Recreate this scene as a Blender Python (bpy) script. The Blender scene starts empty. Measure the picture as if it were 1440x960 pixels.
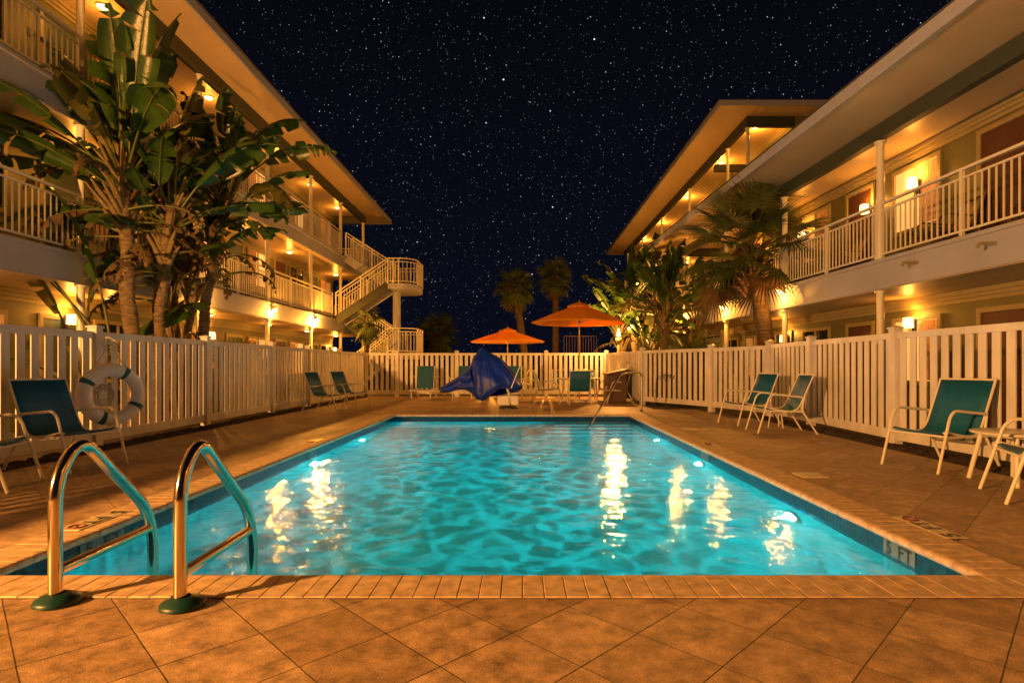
import bpy, math, random
from mathutils import Vector, Matrix
random.seed(7)
PI = math.pi
R = math.radians
S = bpy.context.scene
C = S.collection
# ------------------------------------------------------------------ camera, sky, exposure
H = 1.15                                   # eye height
cam = bpy.data.objects.new('camera', bpy.data.cameras.new('camera'))
C.objects.link(cam); S.camera = cam
cam.location = (0, 0, H); cam.rotation_euler = (R(90), 0, 0)
cam.data.sensor_width = 36; cam.data.lens = 20
cam.data.shift_x = -13/1440; cam.data.shift_y = 34/1440
cam.data.clip_start = .05; cam.data.clip_end = 2000
S.view_settings.view_transform = 'Standard'; S.view_settings.look = 'None'
S.view_settings.gamma = 1; S.view_settings.use_curve_mapping = False
S.view_settings.exposure = -0.05
S.cycles.use_denoising = True
S.cycles.max_bounces = 8; S.cycles.diffuse_bounces = 3; S.cycles.glossy_bounces = 4
S.cycles.transmission_bounces = 6; S.cycles.sample_clamp_indirect = 4
S.cycles.blur_glossy = .3
world = bpy.data.worlds.new('World'); S.world = world; world.use_nodes = True
world.cycles.sampling_method = 'NONE'

def sky_nodes():
    nt = world.node_tree; N = nt.nodes; L = nt.links; N.clear()
    tc = N.new('ShaderNodeTexCoord')
    sep = N.new('ShaderNodeSeparateXYZ'); L.new(tc.outputs['Generated'], sep.inputs[0])
    cr = N.new('ShaderNodeValToRGB'); L.new(sep.outputs['Z'], cr.inputs[0])
    e = cr.color_ramp.elements
    e[0].position = 0; e[0].color = (.0026, .0036, .009, 1)
    e[1].position = .62; e[1].color = (.0022, .0022, .0042, 1)
    cur = cr.outputs[0]
    for sc, th, gain, col in ((230, .17, .36, (.8, .85, 1, 1)), (130, .11, 1.0, (1, .93, .85, 1)), (36, .042, 4.5, (.7, .75, 1, 1))):
        v = N.new('ShaderNodeTexVoronoi'); v.inputs['Scale'].default_value = sc
        L.new(tc.outputs['Generated'], v.inputs['Vector'])
        m = N.new('ShaderNodeMapRange'); L.new(v.outputs['Distance'], m.inputs[0])
        m.inputs[1].default_value = th; m.inputs[2].default_value = th*.35
        m.inputs[3].default_value = 0; m.inputs[4].default_value = 1
        b = N.new('ShaderNodeSeparateColor'); L.new(v.outputs['Color'], b.inputs[0])
        p = N.new('ShaderNodeMath'); p.operation = 'POWER'; L.new(b.outputs[0], p.inputs[0]); p.inputs[1].default_value = 2.6
        q = N.new('ShaderNodeMath'); q.operation = 'MULTIPLY'; L.new(p.outputs[0], q.inputs[0]); L.new(m.outputs[0], q.inputs[1])
        g = N.new('ShaderNodeMath'); g.operation = 'MULTIPLY'; L.new(q.outputs[0], g.inputs[0]); g.inputs[1].default_value = gain
        vm = N.new('ShaderNodeVectorMath'); vm.operation = 'SCALE'; vm.inputs[0].default_value = col[:3]; L.new(g.outputs[0], vm.inputs['Scale'])
        ad = N.new('ShaderNodeVectorMath'); ad.operation = 'ADD'; L.new(cur, ad.inputs[0]); L.new(vm.outputs[0], ad.inputs[1])
        cur = ad.outputs[0]
    bg = N.new('ShaderNodeBackground'); L.new(cur, bg.inputs[0]); bg.inputs[1].default_value = 1.0
    o = N.new('ShaderNodeOutputWorld'); L.new(bg.outputs[0], o.inputs[0])
sky_nodes()

WARM = (1.0, .37, .042)
# lamp powers, all in one place
P_CEIL, P_SLAB_L, P_SLAB_R, P_FLOOD, P_POOL, P_SCONCE, P_TORCH = 32, 125, 85, 9500, 66, 14, 700

def point(name, loc, power, color=WARM, radius=.04, parent=None, kind='POINT', aim=None):
    l = bpy.data.lights.new(name, kind); l.energy = power; l.color = color; l.shadow_soft_size = radius
    o = bpy.data.objects.new(name, l); C.objects.link(o); o.location = loc
    if parent: o.parent = parent
    if aim:
        l.spot_size = R(150); l.spot_blend = .5; o.rotation_euler = Vector(aim).to_track_quat('-Z', 'Y').to_euler()
    return o

# ------------------------------------------------------------------ materials
def mat(name, col, rough=.6, metal=0, var=.12, vscale=6, bump=0, bscale=40, emit=None, estr=0, translucent=0, spec=.5, stretch=None):
    m = bpy.data.materials.new(name); m.use_nodes = True
    nt = m.node_tree; N = nt.nodes; L = nt.links
    b = N['Principled BSDF']
    b.inputs['Roughness'].default_value = rough; b.inputs['Metallic'].default_value = metal
    b.inputs['Specular IOR Level'].default_value = spec
    tc = N.new('ShaderNodeTexCoord')
    src = tc.outputs['Object']
    if stretch:
        mp = N.new('ShaderNodeMapping'); mp.inputs['Scale'].default_value = stretch; L.new(src, mp.inputs[0]); src = mp.outputs[0]
    n = N.new('ShaderNodeTexNoise'); n.inputs['Scale'].default_value = vscale; n.inputs['Detail'].default_value = 5
    L.new(src, n.inputs['Vector'])
    r = N.new('ShaderNodeValToRGB'); L.new(n.outputs['Fac'], r.inputs[0])
    r.color_ramp.elements[0].position = .3; r.color_ramp.elements[1].position = .7
    r.color_ramp.elements[0].color = (*[c*(1-var) for c in col], 1)
    r.color_ramp.elements[1].color = (*[min(1, c*(1+var)) for c in col], 1)
    L.new(r.outputs[0], b.inputs['Base Color'])
    if bump:
        n2 = N.new('ShaderNodeTexNoise'); n2.inputs['Scale'].default_value = bscale; n2.inputs['Detail'].default_value = 4
        L.new(src, n2.inputs['Vector'])
        bp = N.new('ShaderNodeBump'); bp.inputs['Strength'].default_value = bump; bp.inputs['Distance'].default_value = .01
        L.new(n2.outputs['Fac'], bp.inputs['Height']); L.new(bp.outputs[0], b.inputs['Normal'])
    if emit:
        b.inputs['Emission Color'].default_value = (*emit, 1); b.inputs['Emission Strength'].default_value = estr
    if translucent:
        t = N.new('ShaderNodeBsdfTranslucent'); L.new(r.outputs[0], t.inputs[0])
        mx = N.new('ShaderNodeMixShader'); mx.inputs[0].default_value = translucent
        L.new(b.outputs[0], mx.inputs[1]); L.new(t.outputs[0], mx.inputs[2])
        L.new(mx.outputs[0], N['Material Output'].inputs[0])
    return m

def brick_mat(name, c1, c2, mortar, w, h, ms, rot=0, loc=(0, 0, 0), axes='XY', rough=.6, bump=.5, grain=.2, off=0., rvar=0):
    m = bpy.data.materials.new(name); m.use_nodes = True
    nt = m.node_tree; N = nt.nodes; L = nt.links; b = N['Principled BSDF']
    tc = N.new('ShaderNodeTexCoord')
    sp = N.new('ShaderNodeSeparateXYZ'); L.new(tc.outputs['Object'], sp.inputs[0])
    cb = N.new('ShaderNodeCombineXYZ'); L.new(sp.outputs[axes[0]], cb.inputs[0]); L.new(sp.outputs[axes[1]], cb.inputs[1])
    mp = N.new('ShaderNodeMapping'); mp.vector_type = 'TEXTURE'; L.new(cb.outputs[0], mp.inputs[0])
    mp.inputs['Rotation'].default_value = (0, 0, rot); mp.inputs['Location'].default_value = loc
    # slightly wobbly joints
    wn = N.new('ShaderNodeTexNoise'); wn.inputs['Scale'].default_value = 9; L.new(mp.outputs[0], wn.inputs['Vector'])
    sb = N.new('ShaderNodeVectorMath'); sb.operation = 'SUBTRACT'; L.new(wn.outputs['Color'], sb.inputs[0]); sb.inputs[1].default_value = (.5, .5, .5)
    sl = N.new('ShaderNodeVectorMath'); sl.operation = 'SCALE'; L.new(sb.outputs[0], sl.inputs[0]); sl.inputs['Scale'].default_value = ms*1.6
    av = N.new('ShaderNodeVectorMath'); av.operation = 'ADD'; L.new(mp.outputs[0], av.inputs[0]); L.new(sl.outputs[0], av.inputs[1])
    br = N.new('ShaderNodeTexBrick'); L.new(av.outputs[0], br.inputs['Vector'])
    br.offset = off; br.squash = 1
    br.inputs['Scale'].default_value = 1; br.inputs['Brick Width'].default_value = w; br.inputs['Row Height'].default_value = h
    br.inputs['Mortar Size'].default_value = ms; br.inputs['Mortar Smooth'].default_value = .4; br.inputs['Bias'].default_value = 0
    br.inputs['Color1'].default_value = (*c1, 1); br.inputs['Color2'].default_value = (*c2, 1); br.inputs['Mortar'].default_value = (*mortar, 1)
    n = N.new('ShaderNodeTexNoise'); n.inputs['Scale'].default_value = 8; n.inputs['Detail'].default_value = 10; n.inputs['Roughness'].default_value = .74
    L.new(tc.outputs['Object'], n.inputs['Vector'])
    r = N.new('ShaderNodeMapRange'); L.new(n.outputs['Fac'], r.inputs[0]); r.inputs[1].default_value = .3; r.inputs[2].default_value = .7
    r.inputs[3].default_value = 1-grain*1.3; r.inputs[4].default_value = 1+grain
    sc = N.new('ShaderNodeVectorMath'); sc.operation = 'SCALE'; L.new(br.outputs['Color'], sc.inputs[0]); L.new(r.outputs[0], sc.inputs['Scale'])
    n3 = N.new('ShaderNodeTexNoise'); n3.inputs['Scale'].default_value = 190; n3.inputs['Detail'].default_value = 3
    L.new(tc.outputs['Object'], n3.inputs['Vector'])
    r3 = N.new('ShaderNodeMapRange'); L.new(n3.outputs['Fac'], r3.inputs[0]); r3.inputs[1].default_value = .35; r3.inputs[2].default_value = .65
    r3.inputs[3].default_value = 1-grain*.8; r3.inputs[4].default_value = 1+grain*.6
    sc2 = N.new('ShaderNodeVectorMath'); sc2.operation = 'SCALE'; L.new(sc.outputs[0], sc2.inputs[0]); L.new(r3.outputs[0], sc2.inputs['Scale'])
    L.new(sc2.outputs[0], b.inputs['Base Color'])
    b.inputs['Roughness'].default_value = rough
    if rvar:
        rr = N.new('ShaderNodeMapRange'); L.new(n.outputs['Fac'], rr.inputs[0]); rr.inputs[1].default_value = .35; rr.inputs[2].default_value = .65
        rr.inputs[3].default_value = rough-rvar; rr.inputs[4].default_value = rough+rvar; L.new(rr.outputs[0], b.inputs['Roughness'])
    inv = N.new('ShaderNodeMath'); inv.operation = 'SUBTRACT'; inv.inputs[0].default_value = 1; L.new(br.outputs['Fac'], inv.inputs[1])
    b1 = N.new('ShaderNodeBump'); b1.inputs['Strength'].default_value = bump; b1.inputs['Distance'].default_value = .008; L.new(inv.outputs[0], b1.inputs['Height'])
    b2 = N.new('ShaderNodeBump'); b2.inputs['Strength'].default_value = bump*.5; b2.inputs['Distance'].default_value = .003
    L.new(n3.outputs['Fac'], b2.inputs['Height']); L.new(b1.outputs[0], b2.inputs['Normal']); L.new(b2.outputs[0], b.inputs['Normal'])
    return m

M = {}
M['paver'] = brick_mat('paver', (.36, .235, .135), (.52, .355, .215), (.09, .055, .03), .382, .382, .0032, rot=R(45), loc=(-.31, 2.716, 0), bump=1, grain=.55, rough=.55, rvar=.16)
M['coping'] = mat('coping', (.56, .40, .25), .6, var=.3, vscale=14, bump=.3, bscale=150)
M['mortar'] = mat('mortar', (.14, .1, .07), .9)
M['soil'] = mat('soil', (.035, .02, .014), .95, var=.6, vscale=30, bump=1, bscale=60)
M['sand'] = mat('sand', (.11, .09, .065), .95, var=.3, vscale=2, bump=.6, bscale=20)
M['pool_tile'] = brick_mat('pool_tile', (.003, .022, .05), (.005, .04, .075), (.025, .05, .06), .05, .05, .002, axes='YZ', rough=.15, bump=.3, grain=.12)
M['pool_tile_x'] = brick_mat('pool_tile_x', (.003, .022, .05), (.005, .04, .075), (.025, .05, .06), .05, .05, .002, axes='XZ', rough=.15, bump=.3, grain=.12)
M['plaster'] = mat('plaster', (.06, .46, .5), .6, var=.16, vscale=3)
M['step_tile'] = mat('step_tile', (.01, .08, .14), .3)
M['white_vinyl'] = mat('white_vinyl', (.68, .665, .70), .42, var=.16, vscale=3.5, bump=.12, bscale=12, stretch=(1, 1, .45))
M['frame_white'] = mat('frame_white', (.74, .70, .62), .35, var=.04)
M['sling'] = mat('sling', (.003, .11, .24), .55, var=.12, vscale=14, bump=.35, bscale=420)
M['steel'] = mat('steel', (.74, .65, .48), .13, metal=1, var=.03)
M['steel_dull'] = mat('steel_dull', (.55, .55, .5), .25, metal=1, var=.05)
M['green_plastic'] = mat('green_plastic', (.004, .04, .04), .42, var=.1)
M['slab_white'] = mat('slab_white', (.37, .38, .47), .65, var=.09, vscale=1.3, bump=.2, bscale=30)
M['ceiling'] = mat('ceiling', (.62, .46, .26), .38, var=.07, vscale=1.5, bump=.2, bscale=3)
M['olive'] = mat('olive', (.2, .22, .12), .5, var=.1, vscale=2)
M['trim'] = mat('trim', (.32, .26, .13), .45, var=.08)
M['beam'] = mat('beam', (.035, .045, .03), .55, var=.1)
M['roof'] = mat('roof', (.12, .1, .09), .9, var=.2)
M['fascia'] = mat('fascia', (.36, .37, .46), .5, var=.06)
M['door_red'] = mat('door_red', (.09, .035, .02), .45, var=.15)
M['door_teal'] = mat('door_teal', (.05, .08, .06), .45, var=.1)
M['glass_dark'] = mat('glass_dark', (.02, .03, .035), .06, var=.3, vscale=2)
M['window_lit'] = mat('window_lit', (.7, .45, .2), .6, var=.3, vscale=3, emit=(1, .5, .13), estr=.9)
M['window_glow'] = mat('window_glow', (.5, .3, .15), .6, var=.3, vscale=3, emit=(1, .42, .1), estr=.25)
M['shade'] = mat('shade', (.9, .8, .6), .6, emit=(1, .6, .2), estr=4.5)
M['bulb'] = mat('bulb', (1, .9, .7), .5, emit=(1, .6, .2), estr=30)
M['dome'] = mat('dome', (1, .9, .7), .5, emit=(1, .62, .2), estr=9)
M['flame'] = mat('flame', (1, .6, .2), .5, emit=(1, .45, .08), estr=22)
M['pool_lens'] = mat('pool_lens', (.8, 1, 1), .3, emit=(.6, 1, .97), estr=70)
M['orange'] = mat('orange', (.95, .45, .012), .75, var=.06, vscale=2, bump=.2, bscale=200, translucent=.42)
M['blue_cover'] = mat('blue_cover', (.002, .03, .38), .45, var=.25, vscale=4, bump=.5, bscale=14)
M['ring_white'] = mat('ring_white', (.9, .89, .88), .45, var=.1, vscale=6, bump=.15, bscale=30)
M['ring_blue'] = mat('ring_blue', (.01, .12, .16), .5)
M['rope'] = mat('rope', (.6, .55, .45), .8, bump=.6, bscale=120)
M['marker'] = mat('marker', (.6, .5, .33), .35, var=.2, vscale=20)
M['marker_blue'] = mat('marker_blue', (.12, .17, .17), .25, var=.08, vscale=20)
M['black'] = mat('black', (.012, .011, .01), .45)
M['red'] = mat('red', (.16, .03, .025), .45)
M['dark_metal'] = mat('dark_metal', (.03, .03, .03), .45)
M['wood_dark'] = mat('wood_dark', (.09, .045, .025), .55, var=.3, vscale=6, stretch=(1, 8, 1))
M['bamboo'] = mat('bamboo', (.35, .23, .1), .5, var=.3, vscale=10)
M['trunk'] = mat('trunk', (.07, .045, .027), .9, var=.55, vscale=9, bump=1, bscale=22, stretch=(1, 1, 3))
M['trunk_pale'] = mat('trunk_pale', (.15, .105, .06), .85, var=.5, vscale=9, bump=1, bscale=22, stretch=(1, 1, 3))
M['sheath'] = mat('sheath', (.13, .095, .04), .6, var=.4, vscale=8, bump=.5, bscale=30)
M['petiole'] = mat('petiole', (.08, .095, .022), .45, var=.2)
M['leaf'] = mat('leaf', (.036, .078, .014), .3, var=.45, vscale=2.5, bump=.4, bscale=30, translucent=.2)
M['leaf_yellow'] = mat('leaf_yellow', (.09, .09, .018), .4, var=.35, vscale=3, bump=.4, bscale=30, translucent=.25)
M['palm_leaf'] = mat('palm_leaf', (.075, .105, .03), .42, var=.5, vscale=2, translucent=.15)
M['dead_leaf'] = mat('dead_leaf', (.1, .058, .026), .8, var=.4, vscale=5, translucent=.15)
M['flower'] = mat('flower', (.6, .6, .5), .5)
M['towel'] = mat('towel', (.6, .35, .2), .9, var=.3, vscale=12, bump=.6, bscale=90)
M['carpet_red'] = mat('cushion_red', (.2, .03, .02), .85)

def water_mat():
    m = bpy.data.materials.new('water'); m.use_nodes = True
    nt = m.node_tree; N = nt.nodes; L = nt.links; b = N['Principled BSDF']
    b.inputs['Base Color'].default_value = (.45, .96, .96, 1); b.inputs['Roughness'].default_value = .0
    b.inputs['IOR'].default_value = 1.33; b.inputs['Transmission Weight'].default_value = 1
    tc = N.new('ShaderNodeTexCoord')
    mp = N.new('ShaderNodeMapping'); mp.inputs['Scale'].default_value = (1, .8, 1); L.new(tc.outputs['Object'], mp.inputs[0])
    n = N.new('ShaderNodeTexNoise'); n.inputs['Scale'].default_value = 30; n.inputs['Detail'].default_value = 3; n.inputs['Roughness'].default_value = .5; n.inputs['Distortion'].default_value = .6
    L.new(mp.outputs[0], n.inputs['Vector'])
    bp = N.new('ShaderNodeBump'); bp.inputs['Strength'].default_value = .28; bp.inputs['Distance'].default_value = .007
    L.new(n.outputs['Fac'], bp.inputs['Height']); L.new(bp.outputs[0], b.inputs['Normal'])
    return m
M['water'] = water_mat()

for k in ('bulb', 'dome', 'shade', 'flame', 'pool_lens', 'window_lit', 'window_glow'): M[k].cycles.emission_sampling = 'NONE'      # their lamps do the lighting
# ------------------------------------------------------------------ mesh builder
class MB:
    def __init__(s): s.v = []; s.f = []; s.sm = []; s.mi = []; s.cur = 0
    def add(s, vs, fs, smooth=False):
        o = len(s.v); s.v += [tuple(x) for x in vs]
        for f in fs: s.f.append(tuple(i+o for i in f)); s.sm.append(smooth); s.mi.append(s.cur)
    def box(s, x0, x1, y0, y1, z0, z1, mtx=None):
        if x0 > x1: x0, x1 = x1, x0
        if y0 > y1: y0, y1 = y1, y0
        vs = [Vector(p) for p in ((x0,y0,z0),(x1,y0,z0),(x1,y1,z0),(x0,y1,z0),(x0,y0,z1),(x1,y0,z1),(x1,y1,z1),(x0,y1,z1))]
        if mtx is not None: vs = [mtx @ p for p in vs]
        s.add(vs, [(0,3,2,1),(4,5,6,7),(0,1,5,4),(1,2,6,5),(2,3,7,6),(3,0,4,7)])
    def bar(s, a, b, w, t, up=(0,0,1)):
        a = Vector(a); b = Vector(b); d = (b-a); l = d.length; d.normalize(); up = Vector(up)
        sx = d.cross(up); sx.normalize(); uz = sx.cross(d)
        vs = []
        for p in (a, b):
            for i, j in ((-1,-1),(1,-1),(1,1),(-1,1)): vs.append(p+sx*i*w/2+uz*j*t/2)
        s.add(vs, [(0,1,2,3),(7,6,5,4),(0,4,5,1),(1,5,6,2),(2,6,7,3),(3,7,4,0)])
    def tube(s, pts, r, n=8, caps=True):
        pts = [Vector(p) for p in pts]; rs = r if isinstance(r, (list, tuple)) else [r]*len(pts)
        T = []
        for i in range(len(pts)):
            a = pts[max(0, i-1)]; b = pts[min(len(pts)-1, i+1)]; t = (b-a); t.normalize(); T.append(t)
        ref = Vector((0,0,1)) if abs(T[0].z) < .9 else Vector((1,0,0))
        u = T[0].cross(ref); u.normalize(); vs = []
        for i, p in enumerate(pts):
            u = u - T[i]*u.dot(T[i]); u.normalize(); w = T[i].cross(u)
            for k in range(n):
                a = 2*PI*k/n; vs.append(p+(u*math.cos(a)+w*math.sin(a))*rs[i])
        fs = []
        for i in range(len(pts)-1):
            for k in range(n):
                k2 = (k+1) % n; fs.append((i*n+k, i*n+k2, (i+1)*n+k2, (i+1)*n+k))
        s.add(vs, fs, True)
        if caps:
            s.add(vs[:n], [tuple(range(n))[::-1]]); s.add(vs[-n:], [tuple(range(n))])
    def lathe(s, prof, c=(0,0,0), n=24, smooth=True, sx=1, sy=1, rot=0):
        vs = []
        for r, z in prof:
            for k in range(n):
                a = 2*PI*k/n+rot; vs.append((c[0]+r*math.cos(a)*sx, c[1]+r*math.sin(a)*sy, c[2]+z))
        fs = [(i*n+k, i*n+(k+1) % n, (i+1)*n+(k+1) % n, (i+1)*n+k) for i in range(len(prof)-1) for k in range(n)]
        s.add(vs, fs, smooth)
    def torus(s, R_, r, mtx, n=40, m=12, a0=0, a1=2*PI):
        full = abs(a1-a0-2*PI) < 1e-6; nn = n if full else n+1; vs = []
        for i in range(nn):
            a = a0+(a1-a0)*i/n
            for j in range(m):
                b = 2*PI*j/m; vs.append(mtx @ Vector(((R_+r*math.cos(b))*math.cos(a), (R_+r*math.cos(b))*math.sin(a), r*math.sin(b))))
        fs = []
        for i in range(n):
            i2 = (i+1) % nn
            for j in range(m): fs.append((i*m+j, i2*m+j, i2*m+(j+1) % m, i*m+(j+1) % m))
        s.add(vs, fs, True)
    def build(s, name, m, parent=None, bevel=0, solid=0, seg=2):
        me = bpy.data.meshes.new(name); me.from_pydata(s.v, [], s.f)
        ms = m if isinstance(m, (list, tuple)) else [m]
        for x in ms: me.materials.append(M[x])
        me.polygons.foreach_set('use_smooth', s.sm); me.polygons.foreach_set('material_index', s.mi); me.update()
        o = bpy.data.objects.new(name, me); C.objects.link(o)
        if parent: o.parent = parent
        if solid:
            q = o.modifiers.new('s', 'SOLIDIFY'); q.thickness = solid; q.offset = 0
        if bevel:
            q = o.modifiers.new('b', 'BEVEL'); q.width = bevel; q.segments = seg; q.limit_method = 'ANGLE'; q.angle_limit = R(50)
        return o

def fillet(pts, r, n=6):
    pts = [Vector(p) for p in pts]; out = [pts[0]]
    for i in range(1, len(pts)-1):
        a, b, c = pts[i-1], pts[i], pts[i+1]
        rr = r[i-1] if isinstance(r, (list, tuple)) else r
        d1 = (a-b); d2 = (c-b); k = min(rr, d1.length*.49, d2.length*.49); d1.normalize(); d2.normalize()
        p0 = b+d1*k; p2 = b+d2*k
        for j in range(n+1):
            t = j/n; out.append(p0*(1-t)**2+b*2*t*(1-t)+p2*t*t)
    out.append(pts[-1]); return out

def tag(o, label=None, cat=None, group=None, kind=None):
    if label: o['label'] = label
    if cat: o['category'] = cat
    if group: o['group'] = group
    if kind: o['kind'] = kind
    return o
def thing(name, label, cat, loc=(0,0,0), rz=0, group=None):
    o = bpy.data.objects.new(name, None); C.objects.link(o); o.empty_display_size = .2
    o.location = loc; o.rotation_euler = (0,0,rz); return tag(o, label, cat, group)
def dup(root, loc, rz, label, group=None, sub=None):
    r = root.copy(); C.objects.link(r); r.location = loc; r.rotation_euler = (0,0,rz); r['label'] = label
    if group: r['group'] = group
    for ch in list(root.children):
        c = ch.copy(); C.objects.link(c); c.parent = r
        for g in list(ch.children):
            d = g.copy(); C.objects.link(d); d.parent = c
    return r
def text_mesh(txt, size, name, m, parent, loc, rot, extrude=.001, sx=1):
    """each character a small mesh of its own, laid out along the local x axis"""
    rm = Matrix.Rotation(rot[0], 4, 'X')
    adv = {' ': .38, '5': .60, '4': .60, 'F': .62, 'T': .60}; tot = sum(adv[c] for c in txt)*size; x = -tot/2
    for c in txt:
        a = adv[c]*size
        if c != ' ':
            cu = bpy.data.curves.new(name, 'FONT'); cu.body = c; cu.size = size; cu.extrude = extrude; cu.align_x = 'CENTER'; cu.align_y = 'CENTER'; cu.offset = size*.018
            q = bpy.data.objects.new(name, cu); C.objects.link(q)
            me = bpy.data.meshes.new_from_object(q); bpy.data.objects.remove(q)
            me.materials.append(M[m]); o = bpy.data.objects.new('letter' if c.isalpha() else 'numeral', me); C.objects.link(o); o.parent = parent
            o.location = (loc[0]+(x+a/2)*sx, loc[1], loc[2]); o.rotation_euler = rot; o.scale = (sx, 1, 1)
        x += a

# ------------------------------------------------------------------ setting: ground, deck, pool
PX0, PX1, PY0, PY1 = -2.96, 2.54, 3.10, 13.33
CW = .29; WZ = -.15; PD = -1.40
def sheet(name, m, rects, z, kind='structure'):
    b = MB()
    for x0, x1, y0, y1 in rects: b.add([(x0,y0,z),(x1,y0,z),(x1,y1,z),(x0,y1,z)], [(0,1,2,3)])
    return tag(b.build(name, m), kind=kind)
ox0, ox1, oy0, oy1 = PX0-CW, PX1+CW, PY0-CW, PY1+CW
sheet('ground', 'sand', [(-300, ox0, -60, 500), (ox1, 300, -60, 500), (ox0, ox1, -60, oy0), (ox0, ox1, oy1, 500)], -.03)
sheet('planting_bed', 'soil', [(-7.6, -5.6, -8, 21.5), (5.0, 6.4, -8, 15)], -.022)
sheet('pool_deck', 'paver', [(-5.62, ox0, -8, 21.3), (ox1, 5.08, -8, 12.5), (ox1, 4.6, 12.5, 15), (ox1, 3.5, 15, 21.3), (ox0, ox1, -8, oy0), (ox0, ox1, oy1, 21.3)], 0)
# low soil mounds along the fences
b = MB()
def mound(x0, x1, y0, y1):
    nx, ny = 8, int((y1-y0)/.07); vs = []
    for j in range(ny+1):
        for i in range(nx+1):
            e = math.sin(PI*i/nx); vs.append((x0+(x1-x0)*i/nx+random.uniform(-.02,.02), y0+(y1-y0)*j/ny, -.03+e*(.05+random.random()*.05)))
    b.add(vs, [(j*(nx+1)+i, j*(nx+1)+i+1, (j+1)*(nx+1)+i+1, (j+1)*(nx+1)+i) for j in range(ny) for i in range(nx)])
mound(-6.2, -5.55, 3, 20.8); mound(5.02, 5.6, 3, 12.4)
tag(b.build('soil_mound', 'soil'), kind='structure')
# coping of narrow stones with a rounded nose
b = MB()
prof = [(CW, -.045), (0, -.045), (-.022, -.04), (-.03, -.022), (-.026, -.004), (-.012, .006), (.01, .010), (CW-.004, .010), (CW, .004)]
def stone(o, along, inward, w):      # o: pool edge corner of the stone, inward: unit vector from the pool edge outwards
    vs = []; jit = random.uniform(-.0012, .0012)
    for k in (0, 1):
        for q, z in prof:
            p = Vector(o)+Vector(inward)*q+Vector(along)*(w*k); vs.append((p.x, p.y, z+jit))
    n = len(prof); fs = [tuple(range(n)), tuple(range(n, 2*n))[::-1]]
    for i in range(n): fs.append((i, i+n, (i+1) % n+n, (i+1) % n))
    b.add(vs, fs)
def run(p0, p1, inward, w=.108):
    p0 = Vector(p0); p1 = Vector(p1); d = p1-p0; L_ = d.length; d.normalize(); n = round(L_/w); w2 = L_/n
    for i in range(n): stone(p0+d*(w2*i+.002), d, inward, w2-.004)
run((ox0, PY0, 0), (ox1, PY0, 0), (0,-1,0)); run((ox1, PY1, 0), (ox0, PY1, 0), (0,1,0))
run((PX0, PY0, 0), (PX0, PY1, 0), (-1,0,0)); run((PX1, PY0, 0), (PX1, PY1, 0), (1,0,0))
o = tag(b.build('pool_coping', 'coping', bevel=.0025, seg=1), kind='structure')
b = MB()
for x0, x1, y0, y1 in ((ox0, PX0+.003, oy0, oy1), (PX1-.003, ox1, oy0, oy1), (PX0, PX1, oy0, PY0+.003), (PX0, PX1, PY1-.003, oy1)): b.box(x0, x1, y0, y1, -.04, .004)
tag(b.build('coping_bed', 'mortar'), kind='structure')
# basin
b = MB(); T = -.26; zt = -.038
def quad(a, c, d, e): b.add([a, c, d, e], [(0,1,2,3)])
b.cur = 0
quad((PX0,PY0,T),(PX0,PY1,T),(PX0,PY1,zt),(PX0,PY0,zt)); quad((PX1,PY1,T),(PX1,PY0,T),(PX1,PY0,zt),(PX1,PY1,zt))
b.cur = 1
quad((PX0,PY1,T),(PX1,PY1,T),(PX1,PY1,zt),(PX0,PY1,zt)); quad((PX1,PY0,T),(PX0,PY0,T),(PX0,PY0,zt),(PX1,PY0,zt))
b.cur = 2
quad((PX0,PY0,PD),(PX0,PY1,PD),(PX0,PY1,T),(PX0,PY0,T)); quad((PX1,PY1,PD),(PX1,PY0,PD),(PX1,PY0,T),(PX1,PY1,T))
quad((PX0,PY1,PD),(PX1,PY1,PD),(PX1,PY1,T),(PX0,PY1,T)); quad((PX1,PY0,PD),(PX0,PY0,PD),(PX0,PY0,T),(PX1,PY0,T))
quad((PX0,PY0,PD),(PX1,PY0,PD),(PX1,PY1,PD),(PX0,PY1,PD))
tag(b.build('pool_basin', ['pool_tile', 'pool_tile_x', 'plaster']), kind='structure')
b = MB(); b2 = MB()
for i in range(4):
    z = -.33-.22*i; y = 12.75-.36*i
    b.box(.75-.1*i, PX1-.002, y, PY1-.002, z-.22, z)
    b2.box(.75-.1*i, PX1-.004, y-.006, y+.055, z+.002, z+.008)
tag(b.build('pool_steps', 'plaster'), kind='structure')
tag(b2.build('step_edges', 'step_tile'), kind='structure')
# water with real ripples
nx, ny = 230, 430; vs = []
ws = [(random.uniform(-1, 1), random.uniform(-1, 1), random.uniform(0, 6.28), random.uniform(9, 60)) for _ in range(44)]
for j in range(ny+1):
    for i in range(nx+1):
        x = PX0+(PX1-PX0)*i/nx; y = PY0+(PY1-PY0)*j/ny; z = 0
        for a, c, p, k in ws:
            l = math.hypot(a, c); z += math.sin((a*x+c*y)/l*k+p+.7*math.sin(x*1.3+p)+.6*math.sin(y*1.1-p))*.0072/k
        vs.append((x, y, WZ+z))
b = MB(); b.add(vs, [(j*(nx+1)+i, j*(nx+1)+i+1, (j+1)*(nx+1)+i+1, (j+1)*(nx+1)+i) for j in range(ny) for i in range(nx)], True)
tag(b.build('pool_water', 'water'), kind='structure')

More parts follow.
